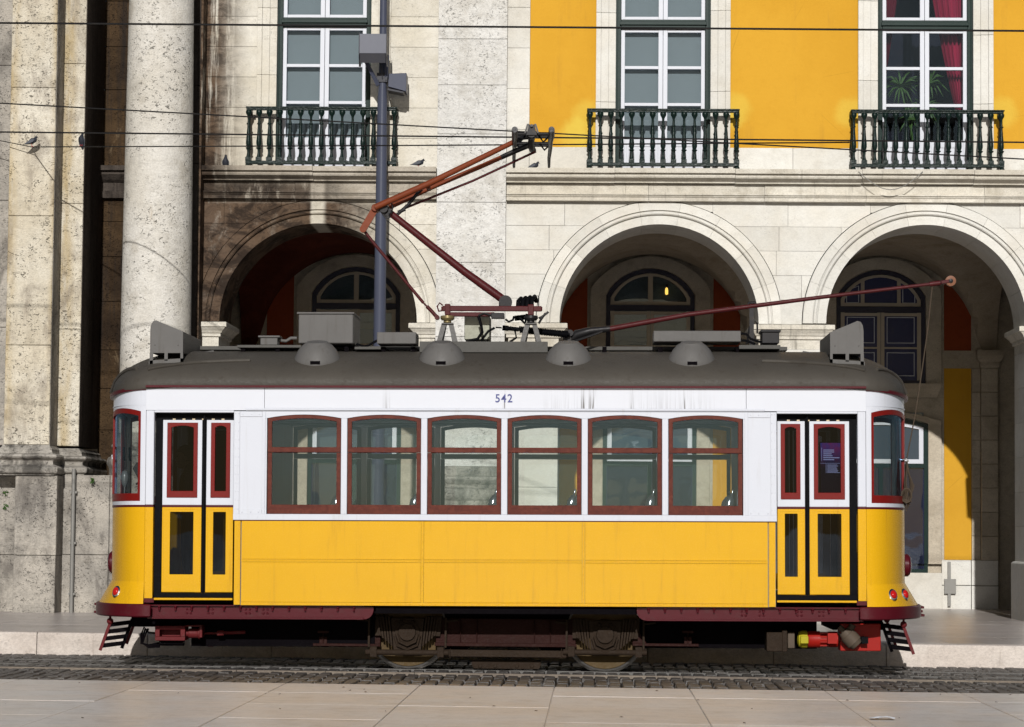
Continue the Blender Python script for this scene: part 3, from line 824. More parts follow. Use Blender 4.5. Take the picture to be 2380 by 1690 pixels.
# ---------------------------------------------------------------- monumental pier on the left
MY = 36.4
mon = thing('monument_pier', 'tall stained stone pier with a big round column at the left edge', 'monument', (at(250,1400,MY)[0], MY, KH))
ZTM = at(200, -170, MY)[1]
def mstone(x0, x1, z0, z1, y0, y1, m, name='pier_stone', c=.008):
    g = .003
    return MB().cbox(x0+g, x1-g, y0+random.uniform(-.004,.004), y1, z0+g, z1-g, c).build(name, m, mon)
xa, xb = at(23,284,MY)[0], at(129,284,MY)[0]
Y2 = 36.9
xc, xd = at(140,284,Y2)[0], at(197,284,Y2)[0]
zb = at(70, 1034, MY)[1]; zp = at(70, 1105, MY)[1]
def stack(x0, x1, y0, y1, m, hs):
    z = zb
    while z < ZTM:
        h = random.uniform(*hs); mstone(x0, x1, z, min(ZTM, z+h), y0, y1, m); z += h
stack(xa, xb, MY, Y2+.02, M['monument'], (1.3, 1.8))
stack(xa+.1, xd, Y2, FY-.02, M['monument'], (1.5, 2.1))
MB().box(xd-.01, xd+.004, Y2+.02, FY, zb, ZTM).build('shaded_return', M['darkret'], mon)  # thin dark skin paints the shade on this right-hand face
MB().box(xb-.01, xb+.003, MY+.02, Y2-.006, zb, ZTM).build('shaded_return', M['plinth'], mon)  # grey skin puts the side face's shade into its colour
stack(xa-2.0, xa-.0, Y2-.1, FY, M['plinth'], (1.5, 2.1))
prof = lambda z0, z1: [(.12, z0+(z1-z0)*t) if o is None else (o, z0+(z1-z0)*t) for o, t in ((.10,0),(.10,.03),(.13,.06),(.15,.13),(.15,.22),(.13,.29),(.09,.33),(.075,.36),(.07,.45),(.085,.52),(.12,.56),(.135,.62),(.12,.68),(.06,.72),(.05,.80),(.05,.86),(.02,.93),(0,1.0))]
MB().rect_sweep(xa, xb, MY, FY, prof(zp, zb)).build('base_moulding', M['basemould'], mon, smooth=40)
MB().rect_sweep(xa-2.2, xd, Y2, FY, prof(zp+.02, zb-.03)).build('base_moulding', M['basemould'], mon, smooth=40)
# plinth courses
zj = at(90, 1291, MY)[1]
for x0, x1, y in ((at(36,1200,MY)[0], at(134,1200,MY)[0], MY-.07), ):
    for z0, z1 in ((.1, zj), (zj, zp)): mstone(x0, x1, z0, z1, y - (.02 if z0 < .5 else 0), FY, M['plinth'], 'plinth_stone')
xq0, xq1 = at(150,1200,Y2)[0], at(484,1200,Y2)[0]
for z0, z1 in ((.1, zj+.01), (zj+.01, zp+.02)):
    x = xq0 - .3
    for w in (.95, .7, .9):
        mstone(max(x, xq0-.3), min(x+w, xq1), z0, z1, Y2-.14-(.015 if z0 < .5 else 0), FY, M['plinth'], 'plinth_stone'); x += w
for z0, z1 in ((.1, zj), (zj, zp)): mstone(xa-2.4, at(30,1200,MY)[0], z0, z1, Y2-.2, FY, M['plinth'], 'plinth_stone')
# recess wall between pier and column
xr0, xr1 = xd, xL
z = .2
while z < ZTM:
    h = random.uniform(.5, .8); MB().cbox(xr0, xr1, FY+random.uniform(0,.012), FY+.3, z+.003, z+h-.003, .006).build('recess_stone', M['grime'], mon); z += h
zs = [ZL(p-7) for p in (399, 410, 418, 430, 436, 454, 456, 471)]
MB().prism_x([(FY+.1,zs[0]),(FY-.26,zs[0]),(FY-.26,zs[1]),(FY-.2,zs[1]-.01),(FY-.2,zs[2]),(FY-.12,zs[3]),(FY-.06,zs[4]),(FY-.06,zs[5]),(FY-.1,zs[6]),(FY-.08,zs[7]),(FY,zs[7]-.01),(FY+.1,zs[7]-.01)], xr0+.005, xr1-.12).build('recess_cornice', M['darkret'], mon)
# backing pilaster behind the column
bx0, bx1 = at(322,300,FY-.35)[0], at(464,300,FY-.35)[0]
z = .2
while z < ZTM:
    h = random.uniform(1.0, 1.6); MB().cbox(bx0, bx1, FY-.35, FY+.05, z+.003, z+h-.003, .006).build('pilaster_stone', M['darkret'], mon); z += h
MB().box(bx1, bx1+.03, FY-.36, FY-.0, .2, ZTM).build('pilaster_edge', M['bay'], mon)
# column
CYc = 37.36
cxm = at(367, 500, CYc)[0]
zcap = ZTM
prof = [(.62,zp-.02),(.62,zp+.12),(.63,zp+.14),(.655,zp+.19),(.655,zp+.23),(.63,zp+.28),(.57,zp+.295),(.55,zp+.34),(.56,zp+.38),(.585,zp+.40),(.60,zp+.43),(.585,zp+.46),(.53,zp+.475),(.52,zp+.52),(.502,zp+.57),(.497,zp+.62)]
H0 = zp+.62
shaft = [(.497 - .050*((k/14)**1.6), H0 + (zcap-H0)*k/14) for k in range(1, 15)]
MB().lathe((cxm, CYc, 0), prof, n=48).build('column_base', M['basemould'], mon, smooth=40)
MB().lathe((cxm, CYc, 0), [(.497, H0+.0005)] + shaft, n=64).build('column_shaft', M['column'], mon, smooth=40)
# drain pipe
dx = at(168, 1300, Y2-.2)[0]
b = MB().tube([(dx, Y2-.21, .22), (dx, Y2-.21, zp+.1)], .028, 10)
for z in (.5, 1.2, 1.9): b.box(dx-.045, dx+.045, Y2-.215, Y2-.15, z, z+.03)
b.build('drain_pipe', M['metalgrey'], mon, smooth=50)
# weeds on the plinth
for i, (px, py, n, lab) in enumerate(((213,1118,26,'small green weed sprouting from the plinth top near the tram'), (13,1148,16,'green weed in a crack at the left edge, the upper one'), (13,1178,16,'green weed in a crack at the left edge, the lower one'))):
    yy = Y2-.24 if i == 0 else Y2-.22
    x, z = at(px, py, yy); t = thing('weed', lab, 'plant', (x, yy+.05, z-.03), 'weeds on the monument')
    b = MB()
    for k in range(n):
        a = random.uniform(0, 6.3); L = random.uniform(.02,.055); c = Vector((x+random.uniform(-.03,.03), yy+random.uniform(-.02,.04), z+random.uniform(-.03,.04)))
        d = Vector((math.cos(a), -.5, math.sin(a)))*L; s = Vector((-math.sin(a),.2,math.cos(a)))*L*.45
        b.add([c-d*.5, c+s*.5, c+d*.5, c-s*.5], [(0,1,2,3)])
    b.build('leaves', M['leaf'], t)
    MB().tube([(x, yy+.06, z-.04), (x, yy+.02, z+.01)], .004, 5).build('stem', M['leaf'], t)

# ---------------------------------------------------------------- lamp post
M['lampgrey'] = paint('blue_grey_steel_paint', (.065,.072,.105), .38, .08, (.06,.06,.07), .25, scale=6)
M['lamphead'] = paint('grey_floodlight_paint', (.15,.155,.185), .4, .08, (.08,.07,.07), .2)
M['lampdark'] = paint('dark_bracket_steel', (.05,.05,.058), .45, .15)
M['lampglass'] = glass('floodlight_glass', (.9,.9,.9), (1,1,1), .25)
M['lampinner'] = paint('floodlight_reflector', (.55,.54,.50), .35, .05)
LY = 37.84
lx = at(886, 455, LY)[0]
def zl(p): return at(890, p, LY)[1]
lamp = thing('lamp_post', 'slim blue grey steel mast with two floodlights in front of the left window', 'street lamp', (lx, LY, KH))
MB().lathe((lx, LY, 0), [(.16,KH-.02),(.16,KH+.03),(.098,KH+.06),(.094,1.6),(.086,zl(700)),(.076,zl(320)),(.073,zl(316)),(.071,zl(232)),(.058,zl(205)),(.054,zl(100)),(.050,zl(-150))], n=24).build('mast', M['lampgrey'], lamp, smooth=40)
def floodlight(x0, x1, yf, z0, z1, flip=1):
    w = x1-x0
    h = z1-z0
    prof = [(yf, z1), (yf-.005, z1-.27*h/.40), (yf+.10, z0), (yf+.36, z0+.10), (yf+.36, z1-.06)]
    f = MB().prism_x([(yf,z1),(yf+.0,z0+.13),(yf+.30,z0+.13),(yf+.34,z1-.03)], x0, x1).build('floodlight', M['lamphead'], lamp, bevel=.006)
    MB().prism_x([(yf+.012,z0+.128),(yf+.04,z0+.01),(yf+.26,z0+.04),(yf+.28,z0+.128)], x0+.02, x1-.02).build('lens', M['lampinner'], f)
    MB().prism_x([(yf-.006,z0+.13),(yf+.03,z0),(yf+.036,z0+.002),(yf+.002,z0+.132)], x0+.01, x1-.01).build('lens_frame', M['lampdark'], f)
    for s, x in ((-1, x0), (1, x1)):
        MB().prism_x([(yf-.012,z1+.02),(yf-.012,z0+.10),(yf+.06,z0-.05),(yf+.30,z0-.01),(yf+.36,z1)], x-.006 if s < 0 else x-.002, x+.002 if s < 0 else x+.006).build('side_plate', M['lampdark'], f)
    return f
fx0, fx1 = at(836,100,LY-.35)[0], at(899,100,LY-.35)[0]
f1 = floodlight(fx0, fx1, LY-.42, at(870,146,LY-.4)[1], at(870,79,LY-.4)[1])
b = MB()
for (px0, py0), (px1, py1) in (((852,146),(880,196)), ((899,128),(899,180))):
    p, q = PT(px0,py0,LY-.25), PT(px1,py1,LY-.06)
    b.add([(p[0]-.03,p[1],p[2]),(p[0]+.03,p[1],p[2]),(q[0]+.02,q[1],q[2]),(q[0]-.03,q[1],q[2]-.03),(p[0]-.03,p[1]+.01,p[2]),(p[0]+.03,p[1]+.01,p[2]),(q[0]+.02,q[1]+.01,q[2]),(q[0]-.03,q[1]+.01,q[2]-.03)],
          [(0,1,2,3),(4,7,6,5),(0,4,5,1),(1,5,6,2),(2,6,7,3),(3,7,4,0)])
b.build('bracket_arm', M['lampgrey'], lamp)
cx_, cz_ = at(889, 182, LY)
b = MB().box(cx_-.075, cx_+.075, LY-.075, LY+.075, cz_-.065, cz_+.065)
for sx in (-1,1):
    for sz in (-1,1): b.rivet(cx_+sx*.055, LY-.075, cz_+sz*.045, .012, .012)
b.build('clamp_plate', M['lampdark'], lamp)
MB().tube([PT(882,145,LY-.2), PT(886,160,LY-.14), PT(888,172,LY-.1), PT(889,183,LY-.085)], .008, 6).build('lamp_cable', M['lampdark'], lamp)
# rear floodlight turned to the wall
x0, x1 = at(903,190,LY)[0], at(945,190,LY)[0]; z0, z1 = at(920,214,LY)[1], at(920,171,LY)[1]
MB().prism([(x0,z1-.01),(x1,z1),(x1,z0),(x0,z0+.07)], LY-.05, LY+.28).build('floodlight', M['lampgrey'], lamp, bevel=.005)
MB().prism([(x0-.01,z0+.05),(x1-.03,z0-.002),(x1-.05,z0-.02),(x0-.01,z0+.02)], LY-.04, LY+.26).build('lens_frame', M['lampdark'], lamp)

# ---------------------------------------------------------------- overhead wires
M['wire'] = paint('black_wire', (.012,.011,.011), .5, .2)
def wire(p0, p1, r, lab, sag=0., name='overhead_wire'):
    a, b_ = Vector(PT(*p0)), Vector(PT(*p1)); d = b_-a
    a2, b2 = a - d*.35, b_ + d*.35
    pts = [a2 + (b2-a2)*(k/24) - Vector((0,0,sag*(1-(2*k/24-1)**2))) for k in range(25)]
    return tag(MB().tube(pts, r, 6).build(name, M['wire']), lab, 'wire', 'overhead wires')
wire((0,53.5,30.), (2380,72,30.), .0115, 'topmost overhead wire crossing the whole picture high above the pantograph')
wire((0,240,29.2), (2380,370,29.2), .0075, 'overhead wire that slants down from upper left to lower right')
wire((0,307,28.19), (2380,331,28.19), .0085, 'contact wire running level over the tram at the pantograph head')
w = MB().tube([PT(75,342,36.2), PT(94,341.6,35.6), PT(800,339,31), PT(1400,335.5,29), PT(1975,331,28.2)], .0075, 6)
w.tube([PT(-60,313,36.35), PT(0,327,36.3), PT(75,342,36.2)], .006, 6)
tag(w.build('overhead_wire', M['wire']), 'lowest overhead wire, on which two pigeons perch at the left', 'wire', 'overhead wires')

# ---------------------------------------------------------------- pigeons
M['pigeon'] = paint('slate_pigeon_feathers', (.032,.035,.045), .6, .45, scale=22)
M['pigeonl'] = paint('pale_wing_feathers', (.10,.105,.12), .7, .2, scale=25)
M['pink'] = paint('pink_bird_feet', (.42,.06,.06), .6, .1)
def pigeon(px, py, Y, yaw, pitch, scale, lab, tuck=False):
    """one lofted body from tail over back and neck to the beak, wings folded, two feet"""
    x, z = at(px, py, Y)
    t = thing('pigeon', lab, 'pigeon', (x, Y, z), 'pigeons', world_children=False)
    t.rotation_euler = (0, 0, yaw); t.scale = (scale,)*3
    c, s = math.cos(pitch), math.sin(pitch)
    sp = [(-.175,.012,.010,.005),(-.13,.02,.026,.009),(-.08,.03,.036,.022),(-.03,.055,.056,.050),(.02,.065,.062,.064),(.06,.085,.052,.056),(.085,.118,.034,.036),(.095,.145,.026,.027),(.108,.165,.024,.025),(.122,.168,.017,.018),(.133,.163,.006,.007),(.152,.155,.0015,.002)]
    if tuck: sp = [(a, b - max(0, a-.05)*.55, w, h) for a, b, w, h in sp]
    n = 12; rings = []
    for k, (u, v, w, h) in enumerate(sp):
        uu, vv = u*c - (v-.05)*s, u*s + (v-.05)*c + .10
        ang = pitch + (0 if u < .05 else .8 if u < .1 else 0)
        rings.append([(uu - h*math.sin(a)*math.sin(ang), w*math.cos(a), vv + h*math.sin(a)*math.cos(ang)) for a in [2*math.pi*i/n for i in range(n)]])
    MB().rings(rings).build('body', M['pigeon'], t, smooth=70)
    for sd in (-1, 1):
        b = MB(); rr = []
        for u, v, w in ((.06,.075,.012),(.03,.07,.032),(-.03,.055,.036),(-.09,.035,.02),(-.15,.018,.006)):
            uu, vv = u*c-(v-.05)*s, u*s+(v-.05)*c+.10
            yy = {.06:.050,.03:.060,-.03:.056,-.09:.036,-.15:.014}[u]
            rr.append([(uu, sd*(yy+.008), vv-w), (uu, sd*(yy+.012), vv), (uu, sd*(yy-.004), vv+w), (uu, sd*(yy-.012), vv)])
        b.rings(rr).build('wing', M['pigeonl'], t, smooth=70)
        MB().tube([(.0, sd*.02, .055), (.005, sd*.02, .012), (.035, sd*.022, .003)], .0055, 5).build('foot', M['pink'], t)
        MB().ball((.112*c-.115*s, sd*.0225, .112*s+.115*c+.10), .004, n=6, m=4).build('eye', M['wire'], t)
    return t
pigeon(73, 341, 36.2, R(10), .15, .68, 'pigeon perched on the wire end against the leftmost pilaster', True)
pigeon(189, 340, 35.2, R(250), 1.0, .68, 'pigeon perched on the wire next to the dark recess')
pigeon(524, 391.5, FY-.15, R(-90), .9, .72, 'pigeon sitting on the sooty ledge left of the left balcony')
pigeon(972, 391, FY-.18, R(0), -.05, .68, 'pigeon crouching on the ledge right of the lamp mast', True)
pigeon(1240, 397.5, FY-.18, R(-20), .0, .66, 'pigeon crouching on the ledge below the pantograph head', True)
# ---------------------------------------------------------------- tram materials
M['yellow'] = paint('tram_yellow_enamel', (.70,.375,.007), .25, .045, (.40,.19,.015), .42, scale=2.2, streak=True, bump=.03, spec=.22)
M['white'] = paint('tram_white_enamel', (.635,.65,.705), .30, .02, (.40,.37,.33), .28, scale=2, streak=True, bump=.02)
def fascia_mat():
    t = NT('rust_streaked_white_enamel'); p = t.pos()
    col = t.mix(t.noise(p, 2, 5), (.62,.635,.69), (.65,.665,.715))
    tc = t.new('TexCoord'); sp = t.new('SeparateXYZ'); t.lk(tc.outputs['Object'], sp.inputs[0]); x, z = sp.outputs[0], sp.outputs[2]
    st = t.mr(t.noise(t.pos((60, 1, 1.6), obj=True), 1.0, 3, .6), .44, .56)
    tot = None
    for cx, w, a in ((-.008,.02,.95), (.795,.03,.9), (.89,.055,.9), (1.29,.025,.8), (1.82,.025,.7), (-1.2,.05,.25), (.6,.3,.12), (1.7,.6,.14)):
        d = t.math('ABSOLUTE', t.math('SUBTRACT', x, cx)); g = t.mr(d, w*.25, w, a, 0)
        tot = g if tot is None else t.math('MAXIMUM', tot, g)
    fade = t.mr(z, 2.66, 2.86, 1., .25)
    f = t.math('MULTIPLY', t.math('MULTIPLY', tot, st), fade)
    col = t.mix(t.math('MINIMUM', t.math('MULTIPLY', f, 1.4), .95), col, (.06,.05,.04))
    return t.fin(col, .35)
M['fascia'] = fascia_mat()
M['maroon'] = paint('maroon_enamel', (.075,.005,.010), .35, .15, (.06,.04,.035), .35, scale=6)
M['doorred'] = paint('red_door_frame', (.17,.008,.006), .35, .12, (.10,.03,.02), .3)
def wood():
    t = NT('varnished_red_wood'); g = t.noise(t.pos((2.5, 2.5, 2.5), obj=True), 5, 6, .7, 1.2)
    gr = t.noise(t.pos((3, 60, 60), obj=True), 1.0, 4)
    col = t.mix(t.mr(g, .3, .7), (.080,.016,.010), (.135,.032,.019)); col = t.mix(t.mr(gr, .45, .7, 0, .35), col, (.06,.012,.008))
    t.bump(gr, .1, .004); return t.fin(col, .4, 0, .12)
M['wood'] = wood()
M['black'] = paint('black_rubber', (.004,.004,.005), .6, .2, (.01,.01,.01), .1, spec=.06)
M['roof'] = paint('dusty_grey_roof_paint', (.070,.062,.052), .55, .30, (.045,.035,.026), .6, scale=1.3, bump=.15)
M['box'] = paint('grey_box_paint', (.125,.119,.113), .5, .14, (.06,.048,.036), .5, scale=4, streak=True)
M['ceil'] = paint('grey_ceiling', (.30,.31,.32), .6, .05)
M['truck'] = paint('rusty_brown_truck', (.030,.019,.012), .75, .3, (.02,.014,.010), .6, scale=7, bump=.3)
M['truckred'] = paint('rusty_maroon_frame', (.027,.008,.006), .7, .3, (.03,.02,.014), .6, scale=5, bump=.2)
M['wheel'] = paint('dusty_wheel_steel', (.085,.054,.020), .6, .2, (.08,.05,.03), .4, scale=6)
M['tread'] = paint('bright_tyre_steel', (.20,.19,.18), .4, .1, metal=.7)
M['under'] = paint('underframe_black', (.004,.003,.004), .8, .3, (.01,.008,.006), .1, spec=.04)
M['maroonu'] = paint('dusty_maroon_gear', (.12,.014,.016), .55, .2, (.10,.07,.06), .45, scale=8)
M['red'] = paint('signal_red_paint', (.32,.012,.007), .45, .12, (.12,.04,.03), .35, scale=6)
M['yel2'] = paint('lemon_yellow_paint', (.42,.36,.02), .45, .15, (.15,.12,.03), .4)
M['bronze'] = paint('brown_pump_casting', (.10,.075,.055), .55, .2, (.05,.035,.03), .4)
M['rust'] = paint('orange_primer_tube', (.185,.042,.015), .5, .15, (.10,.025,.02), .5, scale=9)
M['oxblood'] = paint('oxblood_tube', (.070,.010,.011), .45, .15, (.05,.02,.02), .4, scale=9)
M['gun'] = paint('gunmetal', (.022,.021,.022), .4, .2, metal=.3)
M['brass'] = paint('dull_brass', (.22,.17,.08), .45, .15, metal=.4)
M['chrome'] = paint('chrome', (.7,.7,.7), .12, .02, metal=1.)
M['lens'] = paint('red_lens', (.45,.01,.01), .12, .1)
M['tglass'] = glass('tram_glass', (.88,.91,.89), (.30,.55,.95), .010, .105)
M['dglass'] = glass('dark_door_glass', (.13,.135,.15), (.25,.28,.32), .0)
M['seat'] = paint('grey_seat_shell', (.16,.17,.18), .3, .1, metal=.3)
M['grip'] = paint('polished_grip', (.30,.32,.35), .18, .1, metal=.8)
M['brasswheel'] = paint('worn_copper', (.20,.085,.045), .4, .2, (.06,.03,.02), .5, scale=30)
M['cush'] = paint('red_seat_cushion', (.30,.02,.03), .7, .1)
M['inside'] = paint('grey_green_interior', (.24,.26,.28), .6, .06)
M['rope'] = paint('brown_rope', (.075,.055,.038), .9, .25, scale=40)
M['ink'] = paint('blue_number_paint', (.09,.10,.26), .5, .05)

# ---------------------------------------------------------------- tram
TX, TY = at(1174.9, 1080, 27.0)[0], 28.19
tram = thing('tram', 'yellow and white vintage tram number 542 with raised pantograph in front of the arcade', 'tram', (TX, TY, GZ(TX)), world_children=False)
tram.rotation_euler = (0, -.0057, 0)
TINV = (Matrix.Translation((TX, TY, GZ(TX))) @ Matrix.Rotation(-.0057, 4, 'Y')).inverted()
def L(px, py, Y): return tuple(TINV @ Vector(PT(px, py, Y)))
def tz(py): return at(1180, py, 27.0)[1] - GZ(TX)
def tx(px, py=1300): return L(px, py, 27.0)[0]
HWD = 1.19
def sb(b, s, x0, x1, o0, o1, z0, z1):
    """box on side s between outward offsets o0 < o1"""
    y0, y1 = sorted((s*(HWD+o0), s*(HWD+o1))); x0, x1 = sorted((x0, x1)); return b.box(x0, x1, y0, y1, z0, z1)
def riv(b, s, x, o, z, r=.007):
    if s < 0: b.rivet(x, -(HWD+o), z, r, .005)
zG, zF0, zMo, zWt = tz(901), tz(950), tz(957), tz(973)
zApx, zSill0, zSill1, zY1, zBelt0, zBelt1, zBot = tz(964.7), tz(1210.5), tz(1196.5), tz(1212), tz(1308), tz(1302), tz(1409)
PW = .8134
cols = [(-2.665, -.838), (-.812, .790), (.816, 2.66)]
for s in (-1, 1):
    if s < 0:
        for a, c in cols:
            for z0, z1 in ((tz(1402), zBelt0), (zBelt1, zY1)):
                sb(MB(), s, a+.001, c-.001, -.03, 0, z0+.001, z1-.001).build('side_panel', M['yellow'], tram, bevel=.003)
    else: sb(MB(), s, -2.665, 2.66, -.03, 0, zBot, zY1).build('side_panel', M['yellow'], tram)
    sb(MB(), s, -2.74, 2.74, -.05, -.031, zBot, zY1+.05).build('inner_lining', M['inside'], tram)
    for xm in (-.825, .803):
        b = sb(MB(), s, xm-.0125, xm+.0125, -.03, .007, tz(1402)+.0005, zY1-.003)
        for k in range(11): riv(b, s, xm, .007, tz(1402)+.04+k*.082)
        b.build('panel_strip', M['yellow'], tram)
    for a, c in ((-2.735, -2.672), (2.667, 2.735)):
        b = sb(MB(), s, a, c, -.03, .012, zBot+.003, zY1-.003)
        for k in range(10): riv(b, s, c-.012 if a < 0 else a+.012, .012, zBot+.05+k*.085, .006)
        b.build('end_strip', M['yellow'], tram, bevel=.003)
    b = MB()
    for k, (a, c) in enumerate(((-2.664,-.84), (-.81,.788), (.818,2.66))):
        sb(b, s, a, c, -.03, .006, zBelt0, zBelt1); sb(b, s, a, c, .0055, .0085, zBelt1-.006, zBelt1)
        n = int((c-a)/.125)
        for i in range(n+1): riv(b, s, a+.05+(c-a-.1)*i/n, .006, (zBelt0+zBelt1)/2-.003, .0065)
    b.build('belt_rail', M['yellow'], tram)
    b = sb(MB(), s, -2.664, 2.66, -.03, .006, zBot, tz(1402))
    for i in range(42): riv(b, s, -2.6+i*.127, .006, zBot+.012, .0065)
    b.build('bottom_rail', M['yellow'], tram)
    sb(MB(), s, -2.74, 2.74, -.05, .002, zY1-.002, zSill0).build('sill_groove', M['maroon'], tram)  # thin maroon strip below the white sill band
    b = sb(MB(), s, -2.75, 2.75, -.06, .014, zSill0, zSill1)
    for x in (-2.72,-2.5,2.5,2.72): riv(b, s, x, .014, (zSill0+zSill1)/2)
    b.build('sill_band', M['white'], tram, bevel=.004)
    for k in range(5):
        x = (k-2)*PW
        sb(MB(), s, x-.031, x+.031, -.06, .006, zSill1, zWt).build('window_post', M['white'], tram, bevel=.004)
    # header with the arched heads cut in
    n = 10
    for k in range(6):
        cx = (k-2.5)*PW; hw = .376; rise = zApx-zWt
        A = [(cx-PW/2, zWt-.0), (cx-hw, zWt)] + [(cx-hw+2*hw*i/n, zWt + rise*(1-(2*i/n-1)**2)) for i in range(1, n)] + [(cx+hw, zWt), (cx+PW/2, zWt)]
        A = [(x, z+.001) for x, z in A]
        y0, y1 = sorted((s*(HWD-.06), s*(HWD+.004)))
        MB().band(A, [(x, zMo) for x, z in A], y0, y1).build('window_header', M['white'], tram)
    # blank white panels beside the windows
    for e in (-1, 1):
        xi, xo = e*(2.5*PW+.376+.004), e*2.75
        sb(MB(), s, xi, xo, -.06, .0, zSill1, zMo).build('white_panel', M['white'], tram)
        b = MB()
        for x0, x1 in ((2.43,2.46), (2.69,2.745)): sb(b, s, e*x0, e*x1, .0, .012, zSill1, zMo-.002)
        for z0, z1 in ((zMo-.055, zMo-.003), (zSill1, zSill1+.045)): sb(b, s, e*2.462, e*2.688, 0, .008, z0, z1)
        for i in range(12):
            z = zSill1+.05+i*.088; riv(b, s, e*2.70, .012, z); riv(b, s, e*2.73, .012, z, .005)
        for x in (2.49,2.57,2.66):
            riv(b, s, e*x, .008, zMo-.03); riv(b, s, e*x, .008, zSill1+.02, .009)
        b.build('panel_strip', M['white'], tram, bevel=.002)
    sb(MB(), s, -2.63, 2.63, -.05, .024, zF0-.022, zF0).box(-2.63, 2.63, *sorted((s*(HWD-.02), s*(HWD+.014))), zMo, zF0-.0225).build('drip_moulding', M['white'], tram, bevel=.004)
    for a, c in ((-3.652,-2.443), (-2.44,2.443), (2.446,3.652)):
        sb(MB(), s, a, c, -.05, .003, zF0-(.022 if abs(a+c) > 1 else 0), zG).build('fascia_board', M['fascia'], tram, bevel=.002)
    # windows
    for k in range(6):
        cx = (k-2.5)*PW; hw = .372; st = .043
        def path(hw, zb, zc, za, n=12): return [(cx-hw, zb), (cx+hw, zb), (cx+hw, zc)] + [(cx+hw-2*hw*i/n, zc+(za-zc)*(1-(2*i/n-1)**2)) for i in range(1, n)] + [(cx-hw, zc)]
        zm0, zm1 = tz(1052.5), tz(1040.5); zb0, zb1 = tz(1196), tz(1174.5)
        O = path(hw, zm0, zWt-.002, zApx-.002); I = path(hw-st, zm1, zWt-.034, zApx-.038)
        ya, yb = sorted((s*(HWD-.035), s*(HWD-.002)))
        w = MB().loop(O, I, ya, yb).build('window', M['wood'] if s < 0 else M['inside'], tram, bevel=.003)
        ya, yb = sorted((s*(HWD-.05), s*(HWD-.014)))
        O = [(cx-hw,zb0),(cx+hw,zb0),(cx+hw,zm0-.002),(cx-hw,zm0-.002)]; I = [(cx-hw+st,zb1),(cx+hw-st,zb1),(cx+hw-st,zm0-.005),(cx-hw+st,zm0-.005)]
        MB().loop(O, I, ya, yb).build('lower_sash', M['wood'] if s < 0 else M['inside'], w, bevel=.003)
        yg = s*(HWD-.025)
        MB().pane(path(hw-st+.003, zm1-.002, zWt-.033, zApx-.037), yg).build('pane', M['tglass'], w)
        yg = s*(HWD-.036)
        MB().pane([(cx-hw+st-.002,zb1-.002),(cx+hw-st+.002,zb1-.002),(cx+hw-st+.002,zm0),(cx-hw+st-.002,zm0)], yg).build('pane', M['tglass'], w)
    # gutter
    b = sb(MB(), s, -3.65, 3.65, -.02, .048, zG-.006, zG+.016)
    for i in range(50): riv(b, s, -3.5+i*.143, .048, zG+.005, .004)
    b.build('gutter', M['maroon'], tram, bevel=.004)
    # sole bars
for s in (-1, 1):
    for x0, x1, nose in ((-3.62, tx(867,1425), 1), (tx(1480,1425), 3.62, -1)):
        z1, z0 = .668, .538; r = .10
        if nose > 0: poly = [(x0,z0),(x1-r,z0)] + [(x1-r+r*math.sin(a), z0+r-r*math.cos(a)) for a in [R(15*i) for i in range(1,7)]] + [(x1,z1),(x0,z1)]
        else: poly = [(x1,z1),(x0,z1)] + [(x0+r-r*math.cos(a), z0+r-r*math.sin(a)) for a in [R(15*i) for i in range(0,7)]] + [(x1,z0)]
        y0, y1 = sorted((s*(HWD-.10), s*(HWD-.07)))
        b = MB().prism(poly, y0, y1)
        xa, xb = (x0, x1-r) if nose > 0 else (x0+r, x1)
        b.box(xa, xb, *sorted((s*(HWD-.10), s*(HWD-.035))), z0-.001, z0+.018)
        b.box(xa, xb, *sorted((s*(HWD-.10), s*(HWD-.03))), z1-.001, z1+.012)
        if s < 0:
            n = int(abs(x1-x0)/.165)
            for i in range(n):
                x = min(x0,x1)+.12+i*.165
                b.lathe((x, -(HWD-.045), z1-.035), [(.016,.034),(.016,.02),(.010,.015),(.010,-.012),(.004,-.015)], n=8)
            for gx in (.42, .64, 1.02, 1.2):
                x = (x0+gx) if nose > 0 else (x1-gx)
                for dx in (-.02,.02):
                    for dz in (-.02,.02): b.rivet(x+dx, -(HWD-.07), .615+dz, .014, .01)
        b.build('sole_bar', M['maroon'], tram, bevel=.002)
MB().box(-3.6, 3.6, -1.05, 1.05, .60, .64).build('underfloor', M['under'], tram)
for s in (-1, 1):
    MB().box(-1.30, 1.33, *sorted((s*(HWD-.12), s*(HWD-.06))), .60, .676).build('sill_beam', M['under'], tram)
# floor, ceiling, bulkheads
MB().box(-3.62, 3.62, -1.12, 1.12, .70, .76).build('floor', M['under'], tram)
for e in (-1, 1):
    for s in (-1, 1):
        b = MB().box(*sorted((e*2.70, e*2.73)), *sorted((s*.42, s*1.13)), .76, 1.62)
        b.box(*sorted((e*2.70, e*2.73)), *sorted((s*.42, s*.50)), 1.62, 2.62); b.box(*sorted((e*2.70, e*2.73)), *sorted((s*1.06, s*1.13)), 1.62, 2.62)
        b.build('bulkhead', M['inside'], tram)
    MB().box(*sorted((e*2.70, e*2.73)), -1.13, 1.13, 2.621, 2.95).build('bulkhead', M['inside'], tram)
